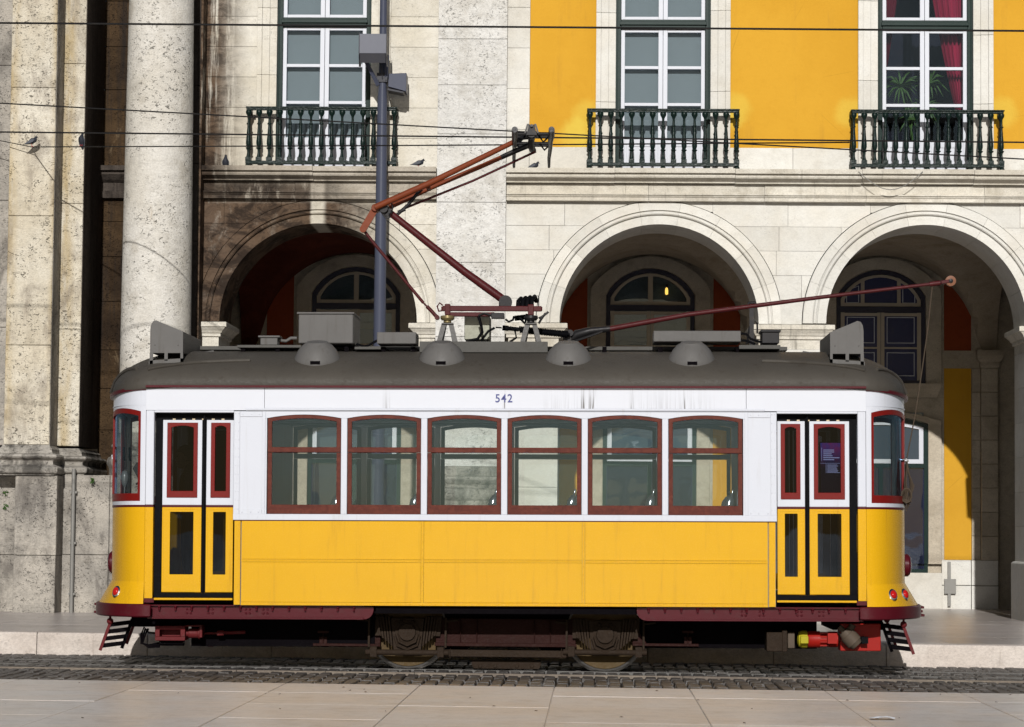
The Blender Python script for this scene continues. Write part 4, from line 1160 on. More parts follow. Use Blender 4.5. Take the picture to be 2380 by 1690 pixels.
# seats
def seat(x, s, tall=1.0):
    y0, y1 = sorted((s*.42, s*1.10)); yc = (y0+y1)/2
    rings = []
    for t in range(9):
        u = t/8; z = 1.02 + .70*u; lean = .10*u*u + .02
        w = (y1-y0)/2*(1 if u < .7 else math.sqrt(max(.02, 1-((u-.7)/.31)**2)))
        rings.append([(x+lean-.025, yc-w, z), (x+lean-.025, yc+w, z), (x+lean+.02, yc+w, z), (x+lean+.02, yc-w, z)])
    st = MB().rings(rings).build('seat', M['seat'], tram, smooth=50, bevel=.012)
    MB().box(x-.42, x+.0, y0+.01, y1-.01, 1.0, 1.10).build('cushion', M['cush'], st, bevel=.03)
    MB().box(x-.25, x-.15, yc-.06, yc+.06, .76, 1.0).build('pedestal', M['under'], st)
    MB().tube([(x+.08, s*.55, 1.58), (x+.10, s*.55, 1.66), (x+.115, s*.55, 1.75), (x+.13, s*.55, 1.80), (x+.135, s*.55, 1.815), (x+.15, s*.55, 1.87)], [.055,.055,.05,.028,.012,.013], 12).build('grip', M['grip'], st, smooth=60)
for k in range(6):
    for s in (-1, 1): seat((k-2.5)*PW + .16 + (.02 if s > 0 else 0), s)
# grab rails
for s in (-1, 1): MB().tube([(-2.7, s*.45, 2.58), (2.7, s*.45, 2.58)], .014, 8).build('grab_rail', M['inside'], tram, smooth=60)

# ---- rounded platform ends
EC, EA, EB = 3.65, .50, HWD-.0
def ep(e, th, off=0., z=0.):
    return (e*(EC + (EA+off)*math.cos(th)), -(EB + off*.35)*math.sin(th), z)
def cwall(e, t0, t1, o0, o1, z0, z1, n=16, b=None, o0t=None, o1t=None):
    b = b or MB(); rings = []
    o0t = o0 if o0t is None else o0t; o1t = o1 if o1t is None else o1t
    for i in range(n+1):
        t = t0 + (t1-t0)*i/n
        za = z0(t) if callable(z0) else z0; zb = z1(t) if callable(z1) else z1
        rings.append([ep(e,t,o0,za), ep(e,t,o1,za), ep(e,t,o1t,zb), ep(e,t,o0t,zb)])
    return b.rings(rings)
zD0, zML0, zML1 = tz(1355), tz(1181), tz(1176)
zCW0, zCW1 = tz(1167), tz(951)
for e in (-1, 1):
    q = R(90)
    cwall(e, -q, q, -.03, 0, zD0, zML0-.001, 32).build('dash_panel', M['yellow'], tram, smooth=50)
    cwall(e, -q, q, .10, .135, .690, zD0, 32, o1t=0., o0t=-.03).build('apron', M['yellow'], tram, smooth=50)
    cwall(e, -q, q, -.03, .006, zML0, zML1, 32).build('waist_line', M['maroon'], tram, smooth=50)
    cwall(e, -q, q, -.03, .004, zML1, zCW0, 32).build('waist_band', M['white'], tram, smooth=50)
    droop = lambda t: zG - .055*(math.cos(t)**1.5 if math.cos(t) > 0 else 0)
    cwall(e, -q, q, -.03, .004, zCW1+.012, droop, 32).build('end_fascia', M['white'], tram, smooth=50)
    cwall(e, -q, q, .0, .012, zCW1+.035, zCW1+.043, 32).build('end_moulding', M['white'], tram, smooth=50)
    cwall(e, -q, q, -.02, .045, lambda t: droop(t)-.030, lambda t: droop(t)+.004, 32).build('end_gutter', M['maroon'], tram, smooth=50)
    cwall(e, -R(97), R(97), .06, .17, .556, .689, 36).build('bumper', M['maroon'], tram, smooth=50, bevel=.012)
    # curved windows: near quarter, centre, far quarter
    spans = ((R(84), R(21)), (R(15), -R(15)), (-R(21), -R(84)))
    for (t0, t1) in spans:
        m = (t0+t1)/2; h = abs(t0-t1)/2
        arch = lambda t, d=0., m=m, h=h: zCW1 - .03 - d + .04*(1-((t-m)/h)**2)
        f = MB()
        cwall(e, t0, t1, -.03, .008, zCW0, tz(1149), 10, f)
        cwall(e, t0, t1, -.03, .008, lambda t: arch(t, .05), lambda t: arch(t), 10, f)
        dt = .05 if h > .4 else .06
        cwall(e, t0, t0 - dt*(1 if t0 > t1 else -1), -.03, .0075, tz(1149), zCW1-.03, 2, f)
        cwall(e, t1 + 1.6*dt*(1 if t0 > t1 else -1), t1, -.03, .0075, tz(1149), zCW1-.03, 2, f)
        w = f.build('cab_window', M['doorred'], tram, smooth=40)
        MB().rings([[ep(e,t0+(t1-t0)*i/10,-.012,z) for i in range(11)] for z in (tz(1150), zCW1-.02)], caps=False, closed=False).build('pane', M['tglass'], w, smooth=60)
        cwall(e, t0, t1, -.03, .002, lambda t: arch(t)+.001, zCW1+.013, 10).build('head_panel', M['white'], w, smooth=50)
    for t in (R(18), -R(18)): cwall(e, t-R(3), t+R(3), -.03, .003, zCW0, zCW1+.013, 2).build('front_post', M['white'], tram)
    for s in (-1, 1):
        t0, t1 = (R(84), R(90)) if s < 0 else (-R(84), -R(90))
        cwall(e, t0, t1, -.03, .003, zCW0, zCW1+.013, 2).build('corner_post', M['white'], tram)
        b = sb(MB(), s, e*3.565, e*3.648, -.09, .004, zML1, zF0-.024); b.build('door_post', M['white'], tram, bevel=.006)
        sb(MB(), s, e*3.565, e*3.648, -.09, .006, zML0, zML1-.0005).build('post_line', M['maroon'], tram)
        b = sb(MB(), s, e*3.565, e*3.648, -.09, .004, tz(1394), zML0-.001)
        for i in range(9): riv(b, s, e*3.636, .004, .80+i*.105, .006)
        b.build('door_post', M['yellow'], tram, bevel=.006)
        sb(MB(), s, e*3.55, e*3.66, -.08, .0, tz(1404), tz(1394)-.001).build('post_foot', M['maroon'], tram)
        # header and step
        sb(MB(), s, e*2.751, e*3.564, -.10, .010, zF0-.045, zF0-.0235).build('door_lintel', M['white'], tram, bevel=.003)
        sb(MB(), s, e*2.751, e*3.564, -.14, -.11, tz(980), zF0-.046).build('door_header', M['black'], tram)
        sb(MB(), s, e*2.751, e*3.55, -.13, .0, tz(1398), tz(1393)).build('door_step', M['yellow'], tram, bevel=.003)
        sb(MB(), s, e*2.751, e*3.55, -.13, -.02, tz(1392.5), tz(1381)).build('step_tread', M['black'], tram)
        sb(MB(), s, e*3.492, e*3.562, -.12, -.08, tz(1392), tz(975)).build('door_seal', M['black'], tram)
        zt = tz(977); zb = tz(1380)
        def leaf(xa, xb, wu, wl):
            """folding door leaf: painted frame, red glazing frame, two panes"""
            xa, xb = sorted((e*xa, e*xb)); ya, yb = sorted((s*(HWD-.085), s*(HWD-.115)))
            y2a, y2b = sorted((s*(HWD-.078), s*(HWD-.11)))
            u0, u1, v0, v1 = xa+wu[0], xb-wu[1], tz(1158.7), tz(983.5)
            d = MB().loop([(xa,zML1),(xb,zML1),(xb,zt),(xa,zt)], [(u0,v0),(u1,v0),(u1,v1),(u0,v1)], ya, yb).build('door_leaf', M['white'], tram, bevel=.003)
            sw = .042; gx0, gx1, gz0, gz1 = u0+sw, u1-sw, v0+.068, v1-.05
            n = 8; rise = .02
            inn = [(gx0,gz0),(gx1,gz0),(gx1,gz1)] + [(gx1-(gx1-gx0)*i/n, gz1+rise*(1-(2*i/n-1)**2)) for i in range(1,n)] + [(gx0,gz1)]
            out = [(u0,v0),(u1,v0),(u1,v1)] + [(u1-(u1-u0)*i/n, v1) for i in range(1,n)] + [(u0,v1)]
            MB().loop(out, inn, y2a, y2b).build('glazing_frame', M['doorred'], d, bevel=.003)
            yg = s*(HWD-.10)
            MB().pane(inn, yg).build('pane', M['dglass'], d)
            sb(MB(), s, xa, xb, -.115, -.082, zML0, zML1-.0005).build('leaf_line', M['maroon'], d)
            l0, l1, lz0, lz1 = xa+wl[0], xb-wl[1], tz(1338.5), tz(1192)
            MB().loop([(xa,zb),(xb,zb),(xb,zML0-.0005),(xa,zML0-.0005)], [(l0,lz0),(l1,lz0),(l1,lz1),(l0,lz1)], ya, yb).build('lower_panel', M['yellow'], d, bevel=.003)
            fr = MB()
            for (ox, oz) in ((.018, .018),):
                A = [(xa+.012,zb+.075),(xb-.012,zb+.075),(xb-.012,zML0-.02),(xa+.012,zML0-.02)]; B = [(xa+.018,zb+.081),(xb-.018,zb+.081),(xb-.018,zML0-.026),(xa+.018,zML0-.026)]
                fr.loop(A, B, min(s*(HWD-.082), s*(HWD-.09)), max(s*(HWD-.082), s*(HWD-.09)))
            fr.build('panel_bead', M['yellow'], d)
            MB().pane([(l0,lz0),(l1,lz0),(l1,lz1),(l0,lz1)], yg).build('pane', M['dglass'], d)
        leaf(2.762, 3.040, (.045,.035) if e < 0 else (.035,.045), (.075,.075))
        leaf(3.086, 3.488, (.045,.045), (.082,.082))
        b = sb(MB(), s, e*3.043, e*3.083, -.11, -.09, zb-.02, zt+.03); b.tube([(e*3.063, s*(HWD-.075), zb-.03), (e*3.063, s*(HWD-.075), zt+.05)], .012, 8)
        b.build('door_hinge_post', M['black'], tram)
        b = MB()
        for k in range(6): b.box(*sorted((e*(2.86+k*.1), e*(2.89+k*.1))), *sorted((s*(HWD-.11), s*(HWD-.085))), zt+.001, zt+.014)
        b.build('door_runner', M['chrome'], tram)
        b = sb(MB(), s, e*2.98, e*3.15, -.10, -.07, zb-.018, zb-.004); b.build('door_pivot', M['yellow'], tram)
    # headlight at the nose
    x = e*(EC+EA)
    b = MB().lathe((x, 0, tz(1314)), [(.08,0),(.118,e*.01),(.118,e*.05),(.10,e*.07)], 'x', 20); hl = b.build('headlight', M['maroon'], tram, smooth=40)
    MB().lathe((x+e*.066, 0, tz(1314)), [(.095,0),(.08,e*.015),(.03,e*.026)], 'x', 16).build('headlight_lens', M['lampglass'], hl, smooth=60)
    # tail lights on the apron
    for th in ((R(58),) if e < 0 else (R(62), R(44))):
        for sg in (1, -1):
            p = Vector(ep(e, th*sg, .075, .805)); nrm = Vector((e*math.cos(th), -math.sin(th)*sg, .35)).normalized()
            rot = nrm.to_track_quat('Z', 'Y').to_matrix()
            for nm, prof, m in (('tail_light', [(.060,-.03),(.062,.012),(.048,.022)], M['chrome']), ('tail_lens', [(.046,.005),(.042,.030),(.025,.040),(.004,.044)], M['lens'])):
                b = MB().lathe((0,0,0), prof, n=18); b.v = [tuple(p + rot @ Vector((v[0]*.82, v[1], v[2]))) for v in b.v]
                if nm == 'tail_light': tl = b.build(nm, m, tram, smooth=40)
                else: b.build(nm, m, tl, smooth=60)
    # coupler jaw
    xj = e*(EC+EA+.17)
    b = MB().box(*sorted((xj-e*.08, xj)), -.16, .16, .57, .68)
    for z, l in ((.655,.035),(.615,.02),(.572,.04)): b.box(*sorted((xj, xj+e*l)), -.12, .12, z-.012, z+.012)
    b.build('coupler', M['maroon'], tram, bevel=.004)
    # platform under-beam and lifeguard tray
    MB().box(*sorted((e*3.35, e*3.86)), -.7, .7, .44, .56).build('end_beam', M['under'], tram)
    b = MB(); xt = e*3.99; xb_ = e*4.09
    ys = (-.78, .78)
    xa_, xo_ = e*3.83, e*4.12
    for k in range(4):
        z = .485 - k*.072; xk = e*(3.955+.028*k)
        b.add([(xk-e*.10,-.80,z-.018),(xk+e*.11,-.80,z-.045),(xk+e*.11,-.66,z-.045),(xk-e*.10,-.66,z-.018),(xk-e*.10,-.80,z+.024),(xk+e*.11,-.80,z-.002),(xk+e*.11,-.66,z-.002),(xk-e*.10,-.66,z+.024)],
              [(0,3,2,1),(4,5,6,7),(0,1,5,4),(1,2,6,5),(2,3,7,6),(3,0,4,7)])
    b.bar((e*3.845,-.73,.52), (e*3.95,-.73,.22), .03, .03)
    lg = b.build('lifeguard', M['under'], tram)
    for y in ys:
        MB().bar((e*4.045, y-.03, .52), (e*4.16, y-.03, .20), .03, .02).build('lifeguard_arm', M['maroonu'], lg)
        MB().ball((e*4.06, y-.03, .50), .035, n=12, m=8).tube([(e*4.06,y-.03,.53),(e*4.06,y-.02,.60)], .012).build('hinge_ball', M['maroonu'], lg, smooth=60)

# ---- roof
def outline(off=0.):
    pts = []
    n = 22
    for i in range(n+1):
        t = R(90) - R(180)*i/n
        pts.append((EC + (EA+.022+off)*math.cos(t), -(EB+.035+off)*math.sin(t)))
    pts = pts + [(-x, -y) for x, y in pts]
    out = []
    m = len(pts)
    for i in range(m):
        p, q = pts[i], pts[(i+1) % m]; out.append(p)
        d = math.hypot(q[0]-p[0], q[1]-p[1])
        k = int(d/.3)
        for j in range(1, k): out.append((p[0]+(q[0]-p[0])*j/k, p[1]+(q[1]-p[1])*j/k))
    return out
def roof_z(x, y, inset_=0.):
    """height of the roof skin over a plan point"""
    ox = 3.22
    if abs(x) <= ox: s = 1 - abs(y)/(EB+.035)
    else:
        # distance along the ray from the spine end to the outline
        lo, hi = 0., 1.
        dx, dy = abs(x)-ox, abs(y)
        k = 1.
        def inside(f):
            px, py = ox+dx*f, dy*f
            if px <= EC: return py <= EB+.035
            return ((px-EC)/(EA+.022))**2 + (py/(EB+.035))**2 <= 1
        lo, hi = 1e-6, 60.
        for _ in range(40):
            mid = (lo+hi)/2
            if inside(mid): lo = mid
            else: hi = mid
        s = 1 - 1/max(lo, 1.0001)
    zg = zG + .015 - .05*smooth01(3.3, 4.2, abs(x))
    crown = 3.325
    return zg + (crown - zg)*math.sqrt(max(0, 1-(1-s)**2.1))
O = outline(); rings = []
NS = 14
for k in range(NS+1):
    s = (k/NS)**1.5
    ring = []
    for x, y in O:
        sx = max(-3.22, min(3.22, x)); X, Y = x+(sx-x)*s, y*(1-s)
        zg = zG + .015 - .05*smooth01(3.3, 4.2, abs(x)); crown = 3.325
        ring.append((X, Y, zg + (crown-zg)*math.sqrt(max(0, 1-(1-s)**2.1))))
    rings.append(ring)
skin = MB().rings([[(x*.998, y*.99, z-.02) for x, y, z in rings[0]]] + rings, caps=False).build('roof', M['roof'], tram, smooth=50)
MB().rings([[(x*.985, y*.965, z-.035) for x, y, z in r] for r in rings], caps=False).build('ceiling', M['ceil'], tram, smooth=60)
def rain_strip(pts):
    """raised drip bead lying on the roof skin"""
    return MB().tube([(x, y, roof_z(x, y)+.008) for x, y in pts], .020, 6).build('rain_bead', M['roof'], skin, smooth=60)
for e in (-1, 1):
    for s in (-1, 1):
        rain_strip([(e*(2.62+1.03*t), s*(.97+.15*t**1.6)) for t in [i/10 for i in range(11)]])
        rain_strip([(e*(3.78+.36*t), s*(1.02-.55*t)) for t in [i/6 for i in range(7)]])
# dome ventilators on the near slope and their twins behind
for px, py in ((741.5, 822), (1029.6, 822), (1321.7, 823), (1606, 824)):
    for s in (-1, 1):
        x = L(px, py, 27.5)[0]; y = s*.84
        zr = roof_z(x, y); tilt = R(14)*-s
        b = MB().lathe((0,0,0), [(.225,-.16),(.245,-.02),(.238,.0),(.225,.03),(.195,.085),(.150,.135),(.115,.158),(.108,.168),(.02,.170)], n=28)
        Rm = Matrix.Rotation(R(13)*-s, 3, 'X'); b.v = [tuple(Rm @ Vector(v) + Vector((x, y, zr-.005))) for v in b.v]
        d = b.build('ventilator', M['box'], tram, smooth=40)
        if s < 0:
            b = MB().box(-.05, .05, -.249, -.20, -.024, .006); b.v = [tuple(Rm @ Vector(v) + Vector((x, y, zr-.005))) for v in b.v]
            b.build('vent_mouth', M['under'], d)
# destination boxes
for e in (-1, 1):
    x3, x2, x1 = e*3.645, e*3.59, e*3.31
    zt = 3.585; zl_ = 3.47
    y0, y1 = -1.0, .25
    top = [(x1, 3.25), (x1, zl_), (e*3.56, zt-.012), (e*3.585, zt), (e*3.615, zt-.008), (e*3.638, zt-.045), (x3, zt-.10), (x3, 3.25)]
    db = MB().prism(top, y0+.012, y1-.012).build('destination_box', M['box'], tram, bevel=.006)
    for y in (y0, y1-.012):
        b = MB().prism([(p[0]+(.004*e if abs(p[0]) > 3.6 else 0), p[1]) for p in top], y, y+.011)
        zlo, zl2 = 3.10, 3.16
        b.prism([(e*3.652, 3.12), (e*3.652, 3.25), (e*3.618, 3.25), (e*3.618, 3.12)], y, y+.011)
        b.prism([(e*3.50, 3.17), (e*3.50, 3.25), (e*3.466, 3.25), (e*3.466, 3.17)], y, y+.011)
        b.prism([(e*3.335, 3.15), (e*3.335, 3.25), (e*3.308, 3.25), (e*3.308, 3.15)], y, y+.011)
        b.prism([(e*3.66, 3.04), (e*3.66, 3.17), (e*3.308, 3.195), (e*3.308, 3.08)], y, y+.011)
        for x, z in ((3.60,3.33),(3.36,3.33)): b.rivet(e*x, y, z, .009, .006)
        b.build('side_plate', M['box'], db)
    MB().tube([(e*3.30, -.5, 3.26), (e*3.2, -.45, 3.275), (e*3.08, -.4, 3.30)], .02, 8).build('conduit', M['box'], db, smooth=60)
# roof walkway boards, electrical boxes
M['plank'] = paint('weathered_roof_board', (.10,.096,.088), .7, .2, (.06,.05,.04), .5, streak=False)
def Lb(px0, px1, py0, py1, Y0, Y1, name, m, bevel=.005):
    a, b_ = L(px0, py1, Y0), L(px1, py0, Y0)
    return MB().box(a[0], b_[0], a[1], a[1]+(Y1-Y0), a[2], b_[2]).build(name, m, tram, bevel=bevel)
Lb(693.6, 821, 729, 798, 27.72, 28.55, 'equipment_box', M['box'], .008)
Lb(690, 823, 725.5, 729.5, 27.70, 28.57, 'box_lid', M['box'], .003)
Lb(876, 967, 772, 799, 27.66, 28.1, 'equipment_box', M['box'], .006)
Lb(1519, 1722, 769, 794, 27.66, 28.2, 'equipment_box', M['box'], .006)
Lb(975, 1273, 794, 819, 27.62, 27.68, 'walkway_board', M['plank'], .003)
Lb(551, 700, 802, 808, 27.75, 28.2, 'walkway_board', M['plank'], .003)
Lb(460, 1830, 806, 813, 28.35, 28.75, 'walkway_board', M['plank'], .003)
Lb(824, 885, 806, 812, 27.7, 28.1, 'walkway_board', M['plank'], .003)
Lb(1718, 1814, 802, 811, 27.7, 28.2, 'walkway_board', M['plank'], .003)
for px in (560, 640, 715, 800, 885, 955, 1000, 1120, 1240, 1400, 1530, 1620, 1710, 1780):
    Lb(px, px+10, 806, 826, 27.78, 28.6, 'walkway_bearer', M['under'], 0)
Lb(605, 645, 780, 802, 27.8, 28.0, 'junction_box', M['box'], .006)
Lb(600, 650, 780, 784, 27.78, 28.02, 'junction_lid', M['box'], .002)
MB().tube([L(640,790,27.9), L(665,793,27.9), L(676,786,27.9), L(690,786,27.9)], .018, 8).build('conduit', M['box'], tram, smooth=60)
rb = Lb(1771, 1811, 768, 798, 27.75, 28.1, 'resistor_box', M['gun'], .006)
Lb(1768, 1815, 766, 772, 27.73, 28.12, 'resistor_lid', M['gun'], .006)
# hoses
for pts in ([(1118,792),(1135,770),(1150,762)], [(1185,795),(1200,785),(1197,768),(1185,760)], [(1722,775),(1735,777),(1745,788),(1770,796)], [(1715,790),(1735,792),(1755,800)], [(828,800),(850,806),(880,790)]):
    MB().tube([L(x, y, 27.8) for x, y in pts], .013, 6).build('hose', M['black'], tram, smooth=60)

# ---- pantograph
pan = MB()
yA, yB = TY-.42, TY+.42
for Y in (yA, yB):
    a, b_ = L(1029, 717, Y), L(1259, 718, Y)
    pan.bar(a, b_, .055, .05)
    a, b_ = L(1040, 731, Y), L(1150, 731, Y); pan.bar(a, b_, .045, .04)
for px in (1031, 1226, 1255):
    a, b_ = L(px, 718, yA), L(px, 718, yB); pan.bar(a, b_, .05, .05)
pan.box(L(1034,735,yA)[0], L(1047,708,yA)[0], yA-TY-.035, yA-TY+.03, L(1034,733,yA)[2], L(1034,707,yA)[2])
pan.box(L(1227,735,yA)[0], L(1241,708,yA)[0], yA-TY-.035, yA-TY+.03, L(1227,733,yA)[2], L(1227,708,yA)[2])
panto = pan.build('pantograph', M['oxblood'], tram, bevel=.006)
panto['label'] = 'raised rust red pantograph arm on the tram roof'
for px in (1040, 1234):
    for Y in (yA, yB):
        x, y, z = L(px, 742, Y)
        MB().lathe((x,y,z), [(.03,.04),(.07,.035),(.075,.01),(.06,-.012),(.04,-.015),(.042,-.035),(.02,-.05)], n=18).build('insulator', M['brass'] if px < 1100 else M['gun'], panto, smooth=45)
        b = MB(); zt_ = z-.045; zb_ = L(px, 795, Y)[2]
        for sg in (-1, 1): b.bar((x+sg*.035, y, zt_), (x+sg*.085, y-.03, zb_), .05, .012); b.bar((x+sg*.03, y+.1, zt_), (x+sg*.07, y+.12, zb_), .04, .012)
        b.box(x-.06, x+.06, y-.03, y+.12, zt_-.008, zt_+.004)
        b.build('stand', M['box'], panto)
# spring pack
b = MB()
for k in range(4):
    px = 1203 + k*10.5
    b.tube([L(px, 722, TY-.2), L(px+2, 700-k*1.2, TY-.18), L(px+8, 694-k*1.5, TY-.1), L(px+12, 700, TY)], .024, 10)
b.tube([L(1196,740,TY-.2), L(1230,736,TY-.2)], .03)
b.tube([L(1205,735,TY-.3), L(1220,752,TY-.3), L(1226,730,TY-.3)], .02)
b.build('spring_pack', M['black'], panto, smooth=60)
MB().box(*sorted((L(1142,735,yA)[0], L(1172,735,yA)[0])), yA-TY-.05, yA-TY+.05, L(1150,741,yA)[2], L(1150,728,yA)[2]).tube([L(1112,734,yA-.03), L(1125,728,yA-.03), L(1142,733,yA-.03)], .012).build('actuator', M['gun'], panto, bevel=.004)
MB().tube([L(1175,742,yA-.05), L(1182,748,yA-.05), L(1192,744,yA-.05), L(1195,735,yA-.05)], .012).build('hose', M['black'], panto, smooth=60)
MB().tube([L(1112,735,yA-.06), L(1118,755,yA-.06), L(1121,772,yA-.06), L(1110,788,yA-.06), L(1090,792,yA-.06)], .016).build('hose', M['black'], panto, smooth=60)
MB().tube([L(1027,722,yA), L(1020,724,yA), L(1016,712,yA), L(1022,704,yA), L(1029,710,yA)], .009).build('lock_hook', M['oxblood'], panto)
MB().tube([L(1244,716,yA),L(1252,716,yA),L(1252,688,yA),L(1238,688,yA)], .006).tube([L(1252,740,yA),L(1262,735,yA),L(1275,725,yA)], .012).tube([L(1252,752,yA),L(1258,742,yA),L(1268,728,yA)], .012).build('latch', M['gun'], panto)
PYm = TY
la = MB().tube([L(1176,701,PYm), L(1130,668,PYm), L(1080,632,PYm), L(903,492,PYm)], [.045,.045,.042,.036], 14)
la.lathe(L(1175,702,PYm), [(.05,-.12),(.05,.12)], 'y', 16)
la.build('lower_arm', M['oxblood'], panto, smooth=50)
MB().box(L(1160,712,PYm)[0], L(1188,712,PYm)[0], -.10, .10, L(1170,713,PYm)[2], L(1170,704,PYm)[2]).lathe(L(1175,702,PYm-.13), [(.07,-.02),(.07,.02)], 'y', 16).build('arm_bearing', M['gun'], panto)
MB().tube([L(1016,738,PYm), L(1002,722,PYm), L(992,712,PYm)], .020, 10).tube([L(992,712,PYm), L(984,704,PYm)], .010, 8).tube([L(984,704,PYm), L(866,562,PYm), L(846,536,PYm)], .017, 10).lathe(L(1016,738,PYm), [(.026,-.05),(.026,.05)], 'y', 12).build('thrust_rod', M['oxblood'], panto, smooth=50)
el = MB().bar(L(844,533,PYm-.06), L(873,484,PYm-.06), .072, .03)
el.lathe(L(873,484,PYm-.05), [(.038,-.06),(.042,-.05),(.042,.12),(.038,.13)], 'y', 18); el.lathe(L(844,533,PYm-.06), [(.036,-.02),(.036,.03)], 'y', 14)
el.build('elbow_link', M['rust'], panto, smooth=40)
MB().lathe(L(893,487,PYm), [(.045,-.10),(.05,-.09),(.05,.10),(.045,.11)], 'y', 16).lathe(L(899,492,PYm), [(.05,-.06),(.05,.06)], 'y', 14).tube([L(890,498,PYm-.08),L(898,508,PYm-.08),L(906,505,PYm-.08),L(905,496,PYm-.08)], .010).tube([L(909,496,PYm-.08),L(913,482,PYm-.08),L(910,472,PYm-.08)], .009).build('elbow_joint', M['gun'], panto, smooth=45)
ua = MB().tube([L(872,482,PYm-.12), L(1002,424,PYm-.16), L(1100,376,PYm-.2), L(1192,331,PYm-.25)], [.034,.033,.030,.027], 12)
ua.tube([L(905,482,PYm+.05), L(1000,437,PYm+.05), L(1120,386,PYm), L(1165,366,PYm)], [.026,.026,.025,.024], 12)
ua.build('upper_arm', M['rust'], panto, smooth=50)
MB().tube([L(1165,366,PYm), L(1200,350,PYm), L(1238,334,PYm)], [.026,.028,.03], 12).tube([L(1192,331,PYm-.25), L(1215,320,PYm-.2), L(1238,318,PYm)], .025, 10).build('arm_head', M['gun'], panto, smooth=50)
MB().tube([L(936,486,PYm+.08), L(1100,420,PYm+.08), L(1246,352,PYm+.05)], .013, 10).build('guide_rod', M['oxblood'], panto, smooth=50)
MB().tube([L(980,437,PYm), L(950,475,PYm), L(919,503,PYm)], .018, 8).tube([L(925,494,PYm),L(942,486,PYm)], .02).build('strut', M['gun'], panto, smooth=50)
MB().box(*sorted((L(992,430,PYm)[0], L(1000,430,PYm)[0])), -.09, .12, L(995,441,PYm)[2], L(995,424,PYm)[2]).build('tube_clamp', M['rust'], panto)
for px0, px1 in ((1196.5, 1194.5), (1282, 1276)):
    P = [L(px0, 301, 27.06), L(px0, 315, 27.35), L((px0+px1)/2, 330, 27.9), L((px0+px1)/2, 345, 28.5), L(px1, 368, 29.1), L(px1, 388, 29.42)]
    zc_ = sum(p[2] for p in P)/6
    MB().tube(P, [.032,.032,.027,.022,.019,.015], 10).build('collector_bar', M['gun'], panto, smooth=50)
zc = L(1240, 318, PYm)[2]
x0, x1 = L(1196, 318, PYm)[0], L(1279, 318, PYm)[0]
b = MB()
for y in (-.35, -.12, .35, .5): b.tube([(x0, y, zc-.02), (x1, y, zc-.02)], .018, 8)
xm = L(1238, 318, PYm)[0]
b.lathe((xm, -.45, zc-.03), [(.045,0),(.055,.02),(.055,.1),(.04,.16)], 'y', 14)
b.prism([(xm-.055,zc-.05),(xm+.055,zc-.05),(xm+.03,zc+.06),(xm-.03,zc+.06)], -.47, -.44)
b.tube([(xm, -.3, zc-.02), (xm-.02, 0, zc-.10), (xm, .2, zc-.12)], .035, 10)
b.build('head_frame', M['gun'], panto, smooth=40)
b = MB()
for sg in (-1, 1):
    b.prism([(xm+sg*.028,zc+.065),(xm+sg*.048,zc+.065),(xm+sg*.078,zc-.03),(xm+sg*.058,zc-.03)], -.49, -.47)
b.lathe((xm, -.50, zc+.045), [(.015,0),(.015,.04)], 'y', 10)
b.build('head_bracket', M['box'], panto)
b = MB()
for y in (-.3, .3):
    for sg in (-1, 1):
        b.tube([(xm+sg*.07, y, zc-.03), (xm+sg*.12, y, zc-.10), (xm+sg*.19, y, zc-.03)], .011, 6)
b.build('head_spring', M['black'], panto, smooth=60)
bc = MB().box(*sorted((L(1082,745,TY)[0], L(1140,745,TY)[0])), -.25, .2, L(1100,793,TY)[2], L(1100,738,TY)[2])
M['zinc'] = paint('pale_zinc_box', (.30,.30,.24), .45, .12, (.12,.10,.07), .4, metal=.2)
bc = bc.build('pantograph_motor_box', M['zinc'], panto, bevel=.006)

# ---- trolley pole with its wheel and rope
YP = TY - .05
tp = MB().tube([L(1415,765,YP), L(1600,731,YP), L(1900,692,YP), L(2190,657,YP)], [.030,.026,.021,.017], 10)
tp.tube([L(2160,661,YP), L(2185,657.5,YP)], .028, 8)
pole = tp.build('trolley_pole', M['oxblood'], tram, smooth=50)
c = L(2209, 653.5, YP)
MB().lathe(c, [(.02,-.035),(.055,-.032),(.052,-.012),(.038,0),(.052,.012),(.055,.032),(.02,.035)], 'y', 22).build('trolley_wheel', M['brasswheel'], pole, smooth=40)
MB().lathe((c[0], c[1]-.036, c[2]), [(.020,0),(.022,-.012),(.010,-.016)], 'y', 12).build('wheel_hub', M['gun'], pole, smooth=40)
MB().bar(L(2186,657,YP), L(2209,653.5,YP), .035, .09).build('wheel_fork', M['oxblood'], pole, bevel=.004)
b = MB().tube([L(1326,790,YP), L(1340,778,YP), L(1372,769,YP), L(1418,764,YP)], [.025,.05,.042,.032], 10)
b.tube([L(1330,795,YP-.05), L(1380,778,YP-.05), L(1400,770,YP-.05)], .014, 6)
b.lathe(L(1318,790,YP), [(.045,-.06),(.045,.06)], 'y', 14); b.lathe(L(1325,775,YP), [(.035,-.07),(.035,.07)], 'y', 14)
b.tube([L(1322,800,YP), L(1324,770,YP)], .035, 10)
b.build('pole_socket', M['gun'], pole, smooth=45)
b = MB()
for dy in (-.12, .12):
    P0, P1 = Vector(L(1168,762,YP+dy)), Vector(L(1325,778,YP+dy))
    b.tube([P0, P0+(P1-P0)*.08, P0+(P1-P0)*.09, P0+(P1-P0)*.24], [.03,.03,.024,.024], 8)
    hel = []
    for k in range(240):
        u = .25 + .72*k/239; a = k*.75
        hel.append(P0+(P1-P0)*u + Vector((0, .032*math.cos(a), .032*math.sin(a))))
    b.tube(hel, .008, 5)
    b.tube([P0+(P1-P0)*.2, P1], .016, 6)
b.tube([L(1152,761,YP), L(1166,762,YP)], .008)
b.build('tension_spring', M['black'], pole, smooth=60)
b = MB().box(*sorted((L(1742,705,YP)[0], L(1752,705,YP)[0])), -.06, .0, L(1745,802,YP)[2], L(1745,712,YP)[2])
